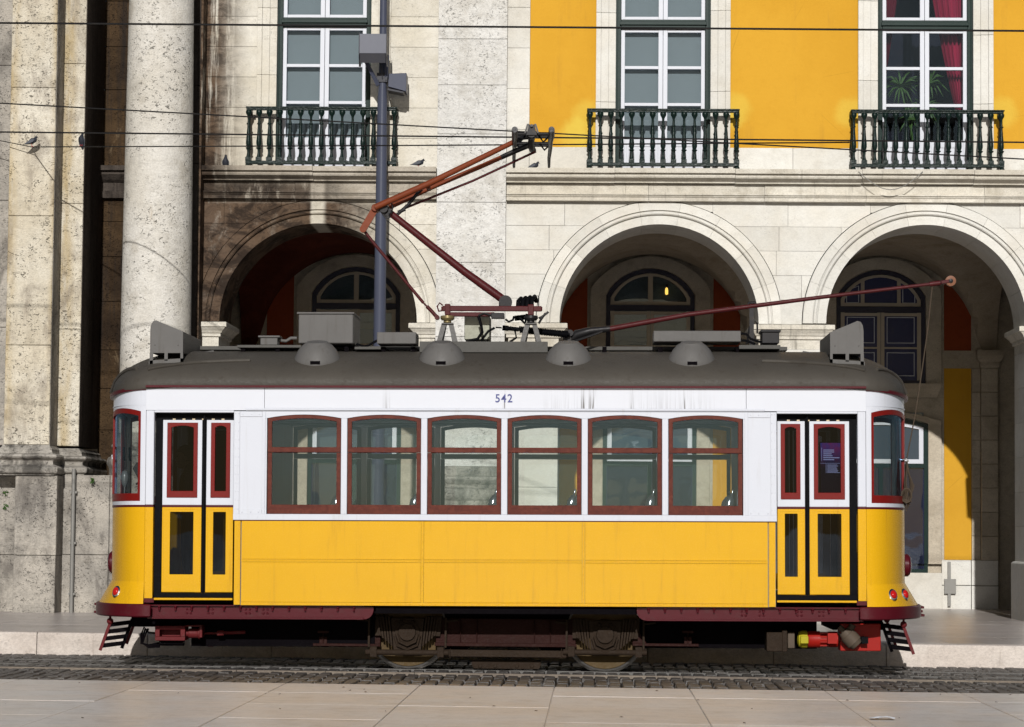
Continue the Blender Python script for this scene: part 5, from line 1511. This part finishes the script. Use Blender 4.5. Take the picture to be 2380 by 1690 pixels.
b.tube([L(1738,712,YP), L(1740,704,YP), L(1755,703,YP), L(1758,711,YP)], .014, 6)
b.tube([L(1736,800,YP),L(1742,760,YP),L(1752,742,YP),L(1760,752,YP),L(1760,775,YP)], .010, 6)
b.build('pole_hook', M['gun'], tram, smooth=50)
xe = L(2107, 1071, TY-.55)
rp = [L(2167,664,YP), L(2157,760,YP-.1), L(2143,860,YP-.25), L(2128,960,YP-.4), L(2107,1068,TY-.55)]
b = MB().tube(rp, .0065, 6)
for k in range(5):
    w = [(2106,1072),(2113,1100),(2116+2*k,1130),(2111+k,1165),(2106+3*k,1190-6*k),(2101+2*k,1165),(2104,1120),(2108,1080)]
    b.tube([L(x + random.uniform(-2,2), y, TY-.58-.012*k) for x, y in w], .008, 6)
for k in range(4):
    cx_, cy_ = 2107, 1152
    b.tube([L(cx_+(9+k)*math.cos(a*.7+k), cy_+ (11+2*k)*math.sin(a*.7+k), TY-.62-.01*k) for a in range(10)], .009, 6)
b.build('trolley_rope', M['rope'], pole, smooth=70)
MB().tube([(xe[0]-.05,xe[1],xe[2]+.01),(xe[0],xe[1]-.01,xe[2]+.02),(xe[0]+.02,xe[1]-.01,xe[2]-.01)], .009).build('rope_ring', M['chrome'], pole)
# white mirror bracket at the left nose
MB().tube([L(265,1056,27.9),L(260,1059,27.8),L(261,1066,27.8),L(267,1070,27.9)], .006, 6).build('mirror_arm', M['white'], tram)

# ---- number on the fascia
cu = bpy.data.curves.new('number', 'FONT'); cu.body = '542'; cu.size = .118; cu.align_x = 'CENTER'; cu.align_y = 'CENTER'; cu.extrude = .0015; cu.offset = .0012; cu.space_character = 1.15
tmp = bpy.data.objects.new('tmp', cu); COL.objects.link(tmp)
bpy.context.view_layer.update()
me = bpy.data.meshes.new_from_object(tmp.evaluated_get(bpy.context.evaluated_depsgraph_get())); bpy.data.objects.remove(tmp)
me.materials.clear(); me.materials.append(M['ink'])
no = bpy.data.objects.new('fleet_number', me); COL.objects.link(no); no.parent = tram
no.location = (tx(1171, 927), -(HWD+.006), tz(927)); no.rotation_euler = (R(90), 0, 0); no.scale = (.92, 1, 1)

# ---- truck
YK = 27.57
tk = MB()
def K(px, py, Y=YK): 
    p = PT(px, py, Y); return (p[0]-TX, p[1]-TY, p[2]-GZ(TX))
def kbox(b, px0, px1, py0, py1, Y0, Y1):
    a, c = K(px0, py1, Y0), K(px1, py0, Y0); return b.box(a[0], c[0], Y0-TY, Y1-TY, a[2], c[2])
truck = None
for Y0, Y1 in ((27.60, 27.63), (28.75, 28.78)):
    tk = MB()
    kbox(tk, 1013, 1338, 1440, 1500, Y0, Y1)
    kbox(tk, 1010, 1340, 1497, 1501.5, Y0-.06, Y1)
    for px in (1070, 1108, 1242, 1279): kbox(tk, px-1.2, px+1.2, 1440, 1497, Y0-.05, Y0)
    for pa, pb in ((727, 884), (1470, 1624)):
        kbox(tk, pa, pb, 1497, 1501.5, Y0-.06, Y1)
    for pa, pb, pc in ((884, 850, 1), (1470, 1504, -1)):
        a, c, d = K(pa,1497,Y0), K(pb,1497,Y0), K(pa,1446,Y0)
        tk.prism([(a[0],a[2]),(c[0],c[2]),(d[0],d[2])] if pc < 0 else [(c[0],c[2]),(a[0],a[2]),(d[0],d[2])], Y0-TY, Y1-TY)
    for px in (751, 1599):
        kbox(tk, px-9, px+9, 1480, 1497, Y0-.04, Y1); kbox(tk, px-1, px+1, 1472, 1497, Y0-.06, Y0-.03); kbox(tk, px-13, px+13, 1466, 1472, Y0-.06, Y1+.03)
    if truck is None:
        truck = tk.build('truck', M['truckred'], tram, bevel=.004); truck.rotation_euler = (0, .0057, 0)
    else: tk.build('side_frame', M['truckred'], truck, bevel=.004)
for cx_, by_ in ((949, 1553), (1405.6, 1559.6)):
    bot = K(cx_, by_, 27.72)
    r = .40; xc_, zc_ = bot[0], bot[2] + r
    for sg in (-1, 1):
        y = sg*.45
        w = MB().lathe((xc_, y, zc_), [(.12,sg*.03),(.14,sg*.055),(.30,sg*.035),(.375,sg*.05),(.378,sg*.048),(.378,-sg*.05),(.1,-sg*.05)], 'y', 44).build('wheel', M['wheel'], truck, smooth=35)
        MB().torus((xc_, y, zc_), [(.381,sg*.052),(.40,sg*.045),(.402,-sg*.03),(.425,-sg*.035),(.425,-sg*.055),(.381,-sg*.055)], 'y', 44).build('tyre', M['tread'], truck, smooth=35)
    MB().lathe((xc_, 0, zc_), [(.06,-.5),(.06,.5)], 'y', 12).build('axle', M['truck'], truck, smooth=40)
    for Y0, sg in ((27.50, -1), (28.88, 1)):
        y = Y0 - TY
        ax = MB().lathe((xc_, y, zc_-.02), [(.05,-.03),(.085,-.028),(.09,.0),(.10,.005),(.125,.01),(.125,.06)], 'y', 24)
        ax.prism([(xc_-.14,zc_-.20),(xc_+.14,zc_-.20),(xc_+.17,zc_+.12),(xc_-.17,zc_+.12)], y+.03, y+.16)
        ax.tube([(xc_-.11,y-.005,zc_-.04),(xc_-.08,y-.005,zc_-.12),(xc_,y-.005,zc_-.155),(xc_+.08,y-.005,zc_-.12),(xc_+.11,y-.005,zc_-.04)], .014, 6)
        ax.tube([(xc_-.13,y,zc_-.06),(xc_-.1,y,zc_-.16),(xc_,y,zc_-.20),(xc_+.1,y,zc_-.16),(xc_+.13,y,zc_-.06)], .012, 6)
        for dx in (-.06,.06): ax.rivet(xc_+dx, y-.0, zc_+.085, .02, .02, 8)
        ab = ax.build('axle_box', M['truck'], truck, smooth=35)
        for q in (-1, 1):      # rubber chevron springs beside the box
            for k in range(5):
                xk = xc_ + q*(.15+.030*k); zlow = zc_ - .17 + .026*k
                MB().prism([(xk+q*.0, zlow), (xk+q*.022, zlow+.012), (xk+q*.055, zc_+.14), (xk+q*.033, zc_+.14)] if q > 0 else [(xk-.022, zlow+.012), (xk, zlow), (xk-.033, zc_+.14), (xk-.055, zc_+.14)], y+.02 + .004*(k % 2), y+.10).build('spring_leaf', M['truck'], truck, bevel=.003)
            xk = xc_ + q*.335
            MB().prism([(min(xk,xk-q*.08), zc_-.06), (max(xk,xk-q*.08), zc_-.06), (max(xk,xk-q*.06)+.02, zc_+.14), (min(xk,xk-q*.06)-.0, zc_+.14)], y+.04, y+.12).build('horn_block', M['truck'], truck)
            MB().box(*sorted((xc_+q*.385, xc_+q*.405)), y+.0, y+.14, zc_-.175, zc_+.13).bar((xc_+q*.40, y+.06, zc_+.09), (xc_+q*.52, y+.06, zc_+.105), .018, .1).build('horn_plate', M['truck'], truck)
        z = K(cx_, 1517, Y0)[2]
        xb0, xb1 = xc_-.375, xc_+.375
        bb = MB().lathe((xc_, y+.02, z), [(.028,-.43),(.03,-.42),(.03,.42),(.028,.43)], 'x', 12)
        for q in (-1, 1): bb.box(xc_+q*.345-.035, xc_+q*.345+.035, y-.03, y+.07, z-.045, z+.06)
        bb.build('tie_rod', M['truck'], truck, smooth=40, bevel=.003)
b = MB()
for Y0 in (27.52, 28.82):
    kbox(b, 1032, 1317, 1513, 1526, Y0, Y0+.05)
    for px in (1046, 1305): kbox(b, px-1.2, px+1.2, 1508, 1532, Y0-.01, Y0+.06)
b.build('brake_rod', M['truck'], truck, bevel=.004)
b = MB()
for Y0 in (27.66, 28.6):
    a, c = K(1096, 1554, Y0), K(1257, 1536, Y0)
    b.prism([(a[0]+.02,a[2]),(c[0]-.02,a[2]),(c[0],a[2]+.04),(c[0],c[2]),(a[0],c[2]),(a[0],a[2]+.04)], Y0-TY, Y0-TY+.07)
    for px in (1116, 1150.5, 1201.5, 1236): 
        q = K(px, 1548, Y0); b.lathe((q[0], q[1], q[2]), [(.016,-.012),(.022,-.01),(.022,.005)], 'y', 10)
b.build('track_brake', M['truck'], truck, bevel=.004)
MB().box(-1.25, 1.3, -.45, .45, .43, .60).build('view_blocker', M['under'], tram)  # added dark box that hides the sunlit sidewalk behind the truck
# motors and dark gear between the wheels
MB().lathe((K(1060,1490,28.2)[0], 0, .40), [(.20,-.35),(.24,-.3),(.24,.3),(.20,.35)], 'y', 18).lathe((K(1290,1490,28.2)[0], 0, .40), [(.20,-.35),(.24,-.3),(.24,.3),(.20,.35)], 'y', 18).build('traction_motor', M['under'], truck, smooth=40)

# ---- gear hung under the platforms
def Lbox(b, px0, px1, py0, py1, Y0, Y1):
    a, c = L(px0, py1, Y0), L(px1, py0, Y0); return b.box(a[0], c[0], a[1], a[1]+(Y1-Y0), a[2], c[2])
YU = 27.3
b = MB(); Lbox(b, 360, 430, 1455, 1463, YU, YU+.25); Lbox(b, 360, 430, 1480, 1489, YU, YU+.25); Lbox(b, 360, 371, 1463, 1480, YU, YU+.25); Lbox(b, 419, 430, 1463, 1480, YU, YU+.25); Lbox(b, 371, 419, 1463, 1480, YU+.15, YU+.25)
c = L(432, 1472, YU+.1); b.lathe((c[0], c[1], c[2]), [(.035,0),(.035,.03),(.05,.03),(.05,.13),(.06,.13),(.06,.15)], 'x', 16)
Lbox(b, 431, 470, 1453, 1457, YU+.02, YU+.2); Lbox(b, 463, 470, 1457, 1482, YU+.02, YU+.2)
bc = b.build('brake_cylinder', M['maroonu'], tram, smooth=35, bevel=.004)
hl = [L(371 + 56*k/140, 1492 + 0*k, YU+.1) for k in range(141)]
b = MB().tube([(p[0], p[1]+.035*math.cos(i*.9), p[2]+.035*math.sin(i*.9)) for i, p in enumerate(hl)], .007, 5); b.build('return_spring', M['under'], bc)
for k, dy in enumerate((0, 4, 9)):
    MB().tube([L(362,1472+dy,YU+.1), L(345,1470-dy,YU+.1), L(335+3*k,1458+dy,YU+.1), L(328+3*k,1475+dy,YU+.1), L(328+2*k,1495,YU+.1), L(345,1500+dy*.5,YU+.1), L(372,1494+dy,YU+.1)][1 if k else 0:], .011, 6).build('hose', M['under'], tram, smooth=60)
MB().tube([L(470,1472,YU+.15), L(510,1472,YU+.15)], .012).tube([L(505,1472,YU+.15), L(520,1471,YU+.15)], .03).tube([L(520,1471,YU+.15), L(570,1470,YU+.15)], .018).build('brake_pull_rod', M['maroonu'], tram, smooth=50)
b = MB(); Lbox(b, 482, 496, 1476, 1503, YU+.3, YU+.5); b.build('hanger', M['maroonu'], tram, bevel=.004)
b = MB(); Lbox(b, 1782, 1829, 1470, 1514, YU, YU+.35); Lbox(b, 1818, 1830, 1464, 1515.5, YU-.02, YU+.36)
b.build('battery_box', M['truck'], tram, bevel=.006)
b = MB(); Lbox(b, 1831, 1847, 1470, 1507, YU+.05, YU+.3); b.build('battery_lug', M['bronze'], tram, bevel=.006)
c = L(1880, 1486, YU+.15)
mt = MB().lathe(c, [(.075,-.02),(.085,0),(.085,.11),(.06,.11),(.06,.2)], 'x', 22)
for k in range(9):
    a = 2*math.pi*k/9; mt.box(c[0]+.11, c[0]+.20, c[1]+.07*math.cos(a)-.006, c[1]+.07*math.cos(a)+.006, c[2]+.07*math.sin(a)-.006, c[2]+.07*math.sin(a)+.006)
mt.lathe((c[0]+.2,c[1],c[2]), [(.08,0),(.08,.09),(.05,.1)], 'x', 18)
Lbox(mt, 1924, 1946, 1472, 1496, YU+.0, YU+.1)
mt = mt.build('compressor_motor', M['red'], tram, smooth=35)
MB().lathe((c[0]-.02,c[1],c[2]), [(.04,-.10),(.075,-.085),(.09,-.05),(.09,.0)], 'x', 22).build('motor_cap', M['yel2'], mt, smooth=40)
b = MB(); Lbox(b, 1861, 1879, 1479, 1496, YU+.02, YU+.1); b.build('terminal_box', M['yel2'], mt, bevel=.005)
b = MB(); Lbox(b, 1953, 2047, 1450, 1513, YU+.12, YU+.4); b.build('compressor_housing', M['red'], tram, bevel=.006)
p0, p1 = Vector(L(1961,1467,YU+.02)), Vector(L(1992,1500,YU+.02)); d = (p1-p0)
b = MB().tube([p0, p0+d*.25, p0+d*.26, p0+d*.8, p0+d*.82, p1], [.06,.075,.085,.085,.075,.06], 18)
b.tube([p0+d*.1, L(1950,1457,YU+.02)], .03, 10).tube([p0+d*.3, L(1982,1452,YU+.02)], .035, 10)
b.build('compressor_pump', M['bronze'], tram, smooth=40)
b = MB(); Lbox(b, 2003, 2018, 1481, 1496, YU-.0, YU+.12); b.tube([L(1995,1490,YU+.05), L(2010,1486,YU+.05)], .035, 10); b.build('pump_valve', M['black'], tram)
MB().box(-3.25, -1.35, -.62, .62, .24, .60).build('equipment_tray', M['under'], tram)
MB().box(1.38, 3.2, -.55, .62, .24, .60).build('equipment_tray', M['under'], tram)

# ---- display screen and driver's gear inside
scr_x0, scr_z0 = L(1905, 1146, 27.5)[0], tz(1147); scr_x1, scr_z1 = L(1955, 1025, 27.5)[0], tz(1025)
sy = -.80
M['screen'] = None
t = NT('display_screen'); gp = t.pos((1,1,1), obj=True)
sp = t.new('SeparateXYZ'); t.lk(gp, sp.inputs[0])
v = t.mr(sp.outputs[2], scr_z0+.25, scr_z1, 0, 1); nz = t.mr(t.noise(gp, 5, 3), .35, .65)
c_ = t.mix(nz, (.015,.03,.20), (.16,.01,.10)); c_ = t.mix(v, (.002,.002,.012), c_)
t.lk(c_, t.b.inputs['Emission Color']); t.b.inputs['Emission Strength'].default_value = 5.
M['screen'] = t.fin((.005,.005,.01), .2)
sc = MB().box(scr_x0-.012, scr_x1+.012, sy, sy+.05, scr_z0-.012, scr_z1+.012).build('display', M['gun'], tram, bevel=.004)
MB().box(scr_x0, scr_x1, sy-.003, sy-.0005, scr_z0, scr_z1).build('screen', M['screen'], sc)
M['scrtext'] = emit('screen_text', (.45,.50,.80), 4.)
b = MB(); w = scr_x1-scr_x0; h = scr_z1-scr_z0
b.box(scr_x0+.05*w, scr_x0+.065*w, sy-.005, sy-.0035, scr_z1-.35*h, scr_z1-.09*h)
for k, ln in enumerate((.5,.5,.38,.42,.74,.5)): b.box(scr_x0+.13*w, scr_x0+(.13+ln)*w, sy-.005, sy-.0035, scr_z1-(.145+k*.037)*h, scr_z1-(.13+k*.037)*h)
b.box(scr_x0, scr_x0+.9*w, sy-.005, sy-.0035, scr_z1-.395*h, scr_z1-.39*h)
b.box(scr_x0+.25*w, scr_x0+.265*w, sy-.005, sy-.0035, scr_z1-.58*h, scr_z1-.41*h)
for k, ln in enumerate((.45,.5,.42,.45,.46,.5,.48,.58)): b.box(scr_x0+.31*w, scr_x0+(.31+ln)*w, sy-.005, sy-.0035, scr_z1-(.428+k*.021)*h, scr_z1-(.42+k*.021)*h)
b.build('screen_text', M['scrtext'], sc)
for e in (-1, 1):
    MB().box(*sorted((e*3.70, e*3.95)), -.5, .1, .76, 1.66).lathe((e*3.8, -.2, 1.66), [(.10,0),(.10,.05),(.03,.06),(.03,.1)], 'z', 16).build('controller', M['under'], tram, bevel=.01)
    MB().tube([(e*3.5, -.86, .8), (e*3.5, -.86, 2.6)], .016, 8).build('grab_pole', M['inside'], tram, smooth=60)
# hand brake / ticket validator seen in the left quarter window
MB().tube([L(316,1126,27.7), L(325,1120,27.7)], .012).prism([(L(308,1090,27.7)[0],tz(1088)),(L(318,1078,27.7)[0],tz(1072)),(L(326,1080,27.7)[0],tz(1076)),(L(335,1115,27.7)[0],tz(1115)),(L(325,1122,27.7)[0],tz(1120))], 27.7-TY, 27.76-TY).build('ticket_validator', M['gun'], tram, bevel=.006)
MB().lathe(L(290,1112,27.6), [(.01,-.09),(.035,-.05),(.045,.02),(.03,.07),(.01,.08)], 'z', 12).tube([L(290,1125,27.6), L(289,1148,27.6)], .006).build('hand_set', M['seat'], tram, smooth=50)
for px in (288, 301): MB().tube([L(px,1040,27.9), L(px,1062,27.85), L(px+2,1070,27.9)], .010, 6).build('grab_handle', M['black'], tram)
# ---------------------------------------------------------------- the driver, a dark figure behind the left door
M['skin'] = paint('skin', (.30,.17,.11), .55, .06)
M['hair'] = paint('dark_hair', (.015,.012,.010), .7, .2, scale=40)
M['cloth'] = paint('dark_jacket', (.02,.022,.03), .8, .2)
px_, py_ = 431, 1062
YD = 28.15
hx, hz = at(px_, py_, YD)
floor_z = .765
per = thing('person', 'driver in dark clothes standing behind the left folding door, facing left', 'person', (hx+.03, YD, floor_z), world_children=True)
def figure():
    """standing body, one skinned surface: legs, torso, arms reaching to the controller"""
    f = floor_z; X = hx+.05; H = (hz+.12)-f
    g = lambda t: f + H*t
    V = [(X,YD,g(.53)), (X,YD,g(.62)), (X-.0,YD,g(.72)), (X+.0,YD,g(.80)), (X-.005,YD,g(.85)), (X-.012,YD,g(.885)),
         (X,YD-.09,g(.50)), (X-.01,YD-.10,g(.28)), (X+.01,YD-.10,g(.06)), (X-.10,YD-.11,g(.02)),
         (X,YD+.09,g(.50)), (X+.0,YD+.10,g(.28)), (X+.03,YD+.10,g(.06)), (X-.08,YD+.11,g(.02)),
         (X,YD-.17,g(.795)), (X+.02,YD-.23,g(.64)), (X-.20,YD-.20,g(.565)), (X-.27,YD-.19,g(.56)),
         (X,YD+.17,g(.795)), (X+.02,YD+.23,g(.64)), (X-.20,YD+.20,g(.565)), (X-.27,YD+.19,g(.56))]
    Ed = [(0,1),(1,2),(2,3),(3,4),(4,5),(0,6),(6,7),(7,8),(8,9),(0,10),(10,11),(11,12),(12,13),(3,14),(14,15),(15,16),(16,17),(3,18),(18,19),(19,20),(20,21)]
    Rd = [(.125,.15),(.115,.14),(.125,.165),(.10,.14),(.055,.06),(.055,.055),(.085,.08),(.06,.06),(.045,.045),(.035,.03),(.085,.08),(.06,.06),(.045,.045),(.035,.03),
          (.06,.06),(.045,.045),(.035,.035),(.03,.03),(.06,.06),(.045,.045),(.035,.035),(.03,.03)]
    me = bpy.data.meshes.new('body'); me.from_pydata(V, Ed, [])
    o = bpy.data.objects.new('body', me); COL.objects.link(o); attach(o, per)
    md = o.modifiers.new('skin', 'SKIN')
    if not me.skin_vertices: me.attributes.new('skin_vertices', 'SKIN', 'POINT') if False else None
    try:
        sv = me.skin_vertices[0].data
    except Exception:
        bm = bmesh.new(); bm.from_mesh(me); bm.verts.layers.skin.verify(); bm.to_mesh(me); bm.free()
        sv = me.skin_vertices[0].data
    for i, r in enumerate(Rd): sv[i].radius = r
    sv[0].use_root = True
    sub = o.modifiers.new('sub', 'SUBSURF'); sub.levels = 2; sub.render_levels = 2
    me.materials.append(M['cloth'])
    return o
figure()
# head: horizontal sections from chin to crown, face towards -X
secs = [(-.125,-.050,.030,.028),(-.118,-.078,.020,.036),(-.100,-.088,.020,.048),(-.082,-.086,.045,.056),(-.076,-.094,.050,.058),(-.068,-.088,.058,.060),(-.060,-.096,.064,.062),(-.048,-.092,.070,.065),(-.036,-.118,.076,.067),(-.026,-.112,.080,.069),(-.012,-.100,.086,.071),(.004,-.086,.092,.073),(.018,-.094,.096,.074),(.035,-.096,.098,.075),(.060,-.090,.098,.073),(.085,-.072,.088,.063),(.105,-.045,.066,.045),(.116,-.012,.035,.022)]
n = 20; rings = []
for dz, xf, xb, w in secs:
    ring = []
    for i in range(n):
        a = 2*math.pi*i/n; c_, s_ = math.cos(a), math.sin(a)
        xx = (xb if c_ > 0 else -xf)*c_
        if c_ < 0:
            base = min(-xf, .092); sharp = max(0, -c_)**(10 if -xf > .1 else 2)
            xx = -(base*(-c_)) - (-xf-base)*sharp if -xf > base else xf*(-c_)
        ring.append((hx + xx, YD + w*s_*(1 if abs(c_) < .95 else 1), hz + dz))
    rings.append(ring)
MB().rings(rings).build('head', M['skin'], per, smooth=70)
rings = []
for dz, xf, xb, w in [(-.05,.03,.088,.070),(-.01,.02,.104,.080),(.03,-.02,.112,.085),(.055,-.090,.112,.084),(.080,-.085,.104,.078),(.105,-.062,.085,.060),(.125,-.03,.05,.035),(.132,-.004,.012,.010)]:
    rings.append([(hx + (xb*math.cos(a) if math.cos(a) > 0 else -xf*math.cos(a)), YD + w*math.sin(a), hz+dz) for a in [2*math.pi*i/18 for i in range(18)]])
MB().rings(rings).build('hair', M['hair'], per, smooth=70)
for s in (-1, 1):
    MB().ball((hx-.078, YD+s*.030, hz+.004), .011, n=8, m=6).build('eye', M['hair'], per)
    MB().ball((hx+.012, YD+s*.075, hz-.012), .018, .008, .030, n=10, m=8).build('ear', M['skin'], per, smooth=60)
    # hands on the controller: palm, four curled fingers, thumb
    f = floor_z; H = (hz+.12)-f
    wx, wy, wz = hx+.05-.28, YD+s*.19, f+H*.56
    b = MB().ball((wx-.035, wy, wz), .045, .038, .018, n=10, m=6)
    for k in range(4):
        yy = wy + (k-1.5)*.019; l = (.036,.042,.040,.032)[k]
        b.tube([(wx-.06, yy, wz+.004), (wx-.075-l*.5, yy, wz+.006), (wx-.08-l*.8, yy, wz-.014), (wx-.07-l*.6, yy, wz-.032)], [.009,.0088,.008,.007], 6)
    b.tube([(wx-.02, wy-s*.034, wz), (wx-.045, wy-s*.052, wz-.008), (wx-.07, wy-s*.052, wz-.02)], [.011,.010,.008], 6)
    b.build('hand', M['skin'], per, smooth=60)

# ---------------------------------------------------------------- litter
M['paper'] = paint('white_paper', (.78,.78,.80), .7, .04)
Yl = 21.2
x, _ = at(2050, 1665, Yl)
lit = MB()
pts = []
random.seed(5)
for j in range(5):
    for i in range(7):
        u, v = i/6-.5, j/4-.5
        pts.append((x + u*.21*(1-.35*abs(v)), Yl + v*.14, GZ(x) + .006 + .045*max(0, .5-abs(u-.12)*1.8)*(1-abs(v)*1.2) + random.uniform(0,.012)))
lit.add(pts, [(j*7+i, j*7+i+1, (j+1)*7+i+1, (j+1)*7+i) for j in range(4) for i in range(6)])
tag(lit.build('paper_scrap', M['paper']), 'crumpled white paper scrap lying on the pink paving at lower right', 'litter')
# dry leaves and small stones on the paving
M['debris'] = paint('dry_leaf', (.10,.06,.035), .8, .3)
db = MB()
for k in range(36):
    y = random.uniform(19.8, 24.7); x = random.uniform(-5.6, 4.2)
    r = random.uniform(.004, .011); a = random.uniform(0, 6.3)
    db.add([(x+r*2*math.cos(a), y+r*2*math.sin(a), GZ(x)+.005), (x-r*math.sin(a), y+r*math.cos(a), GZ(x)+.012), (x-r*2*math.cos(a), y-r*2*math.sin(a), GZ(x)+.006), (x+r*math.sin(a), y-r*math.cos(a), GZ(x)+.004)], [(0,1,2,3)])
o = tag(db.build('leaf_litter', M['debris']), 'scattered dry leaf crumbs on the pink paving in front', 'leaf litter'); o['kind'] = 'stuff'
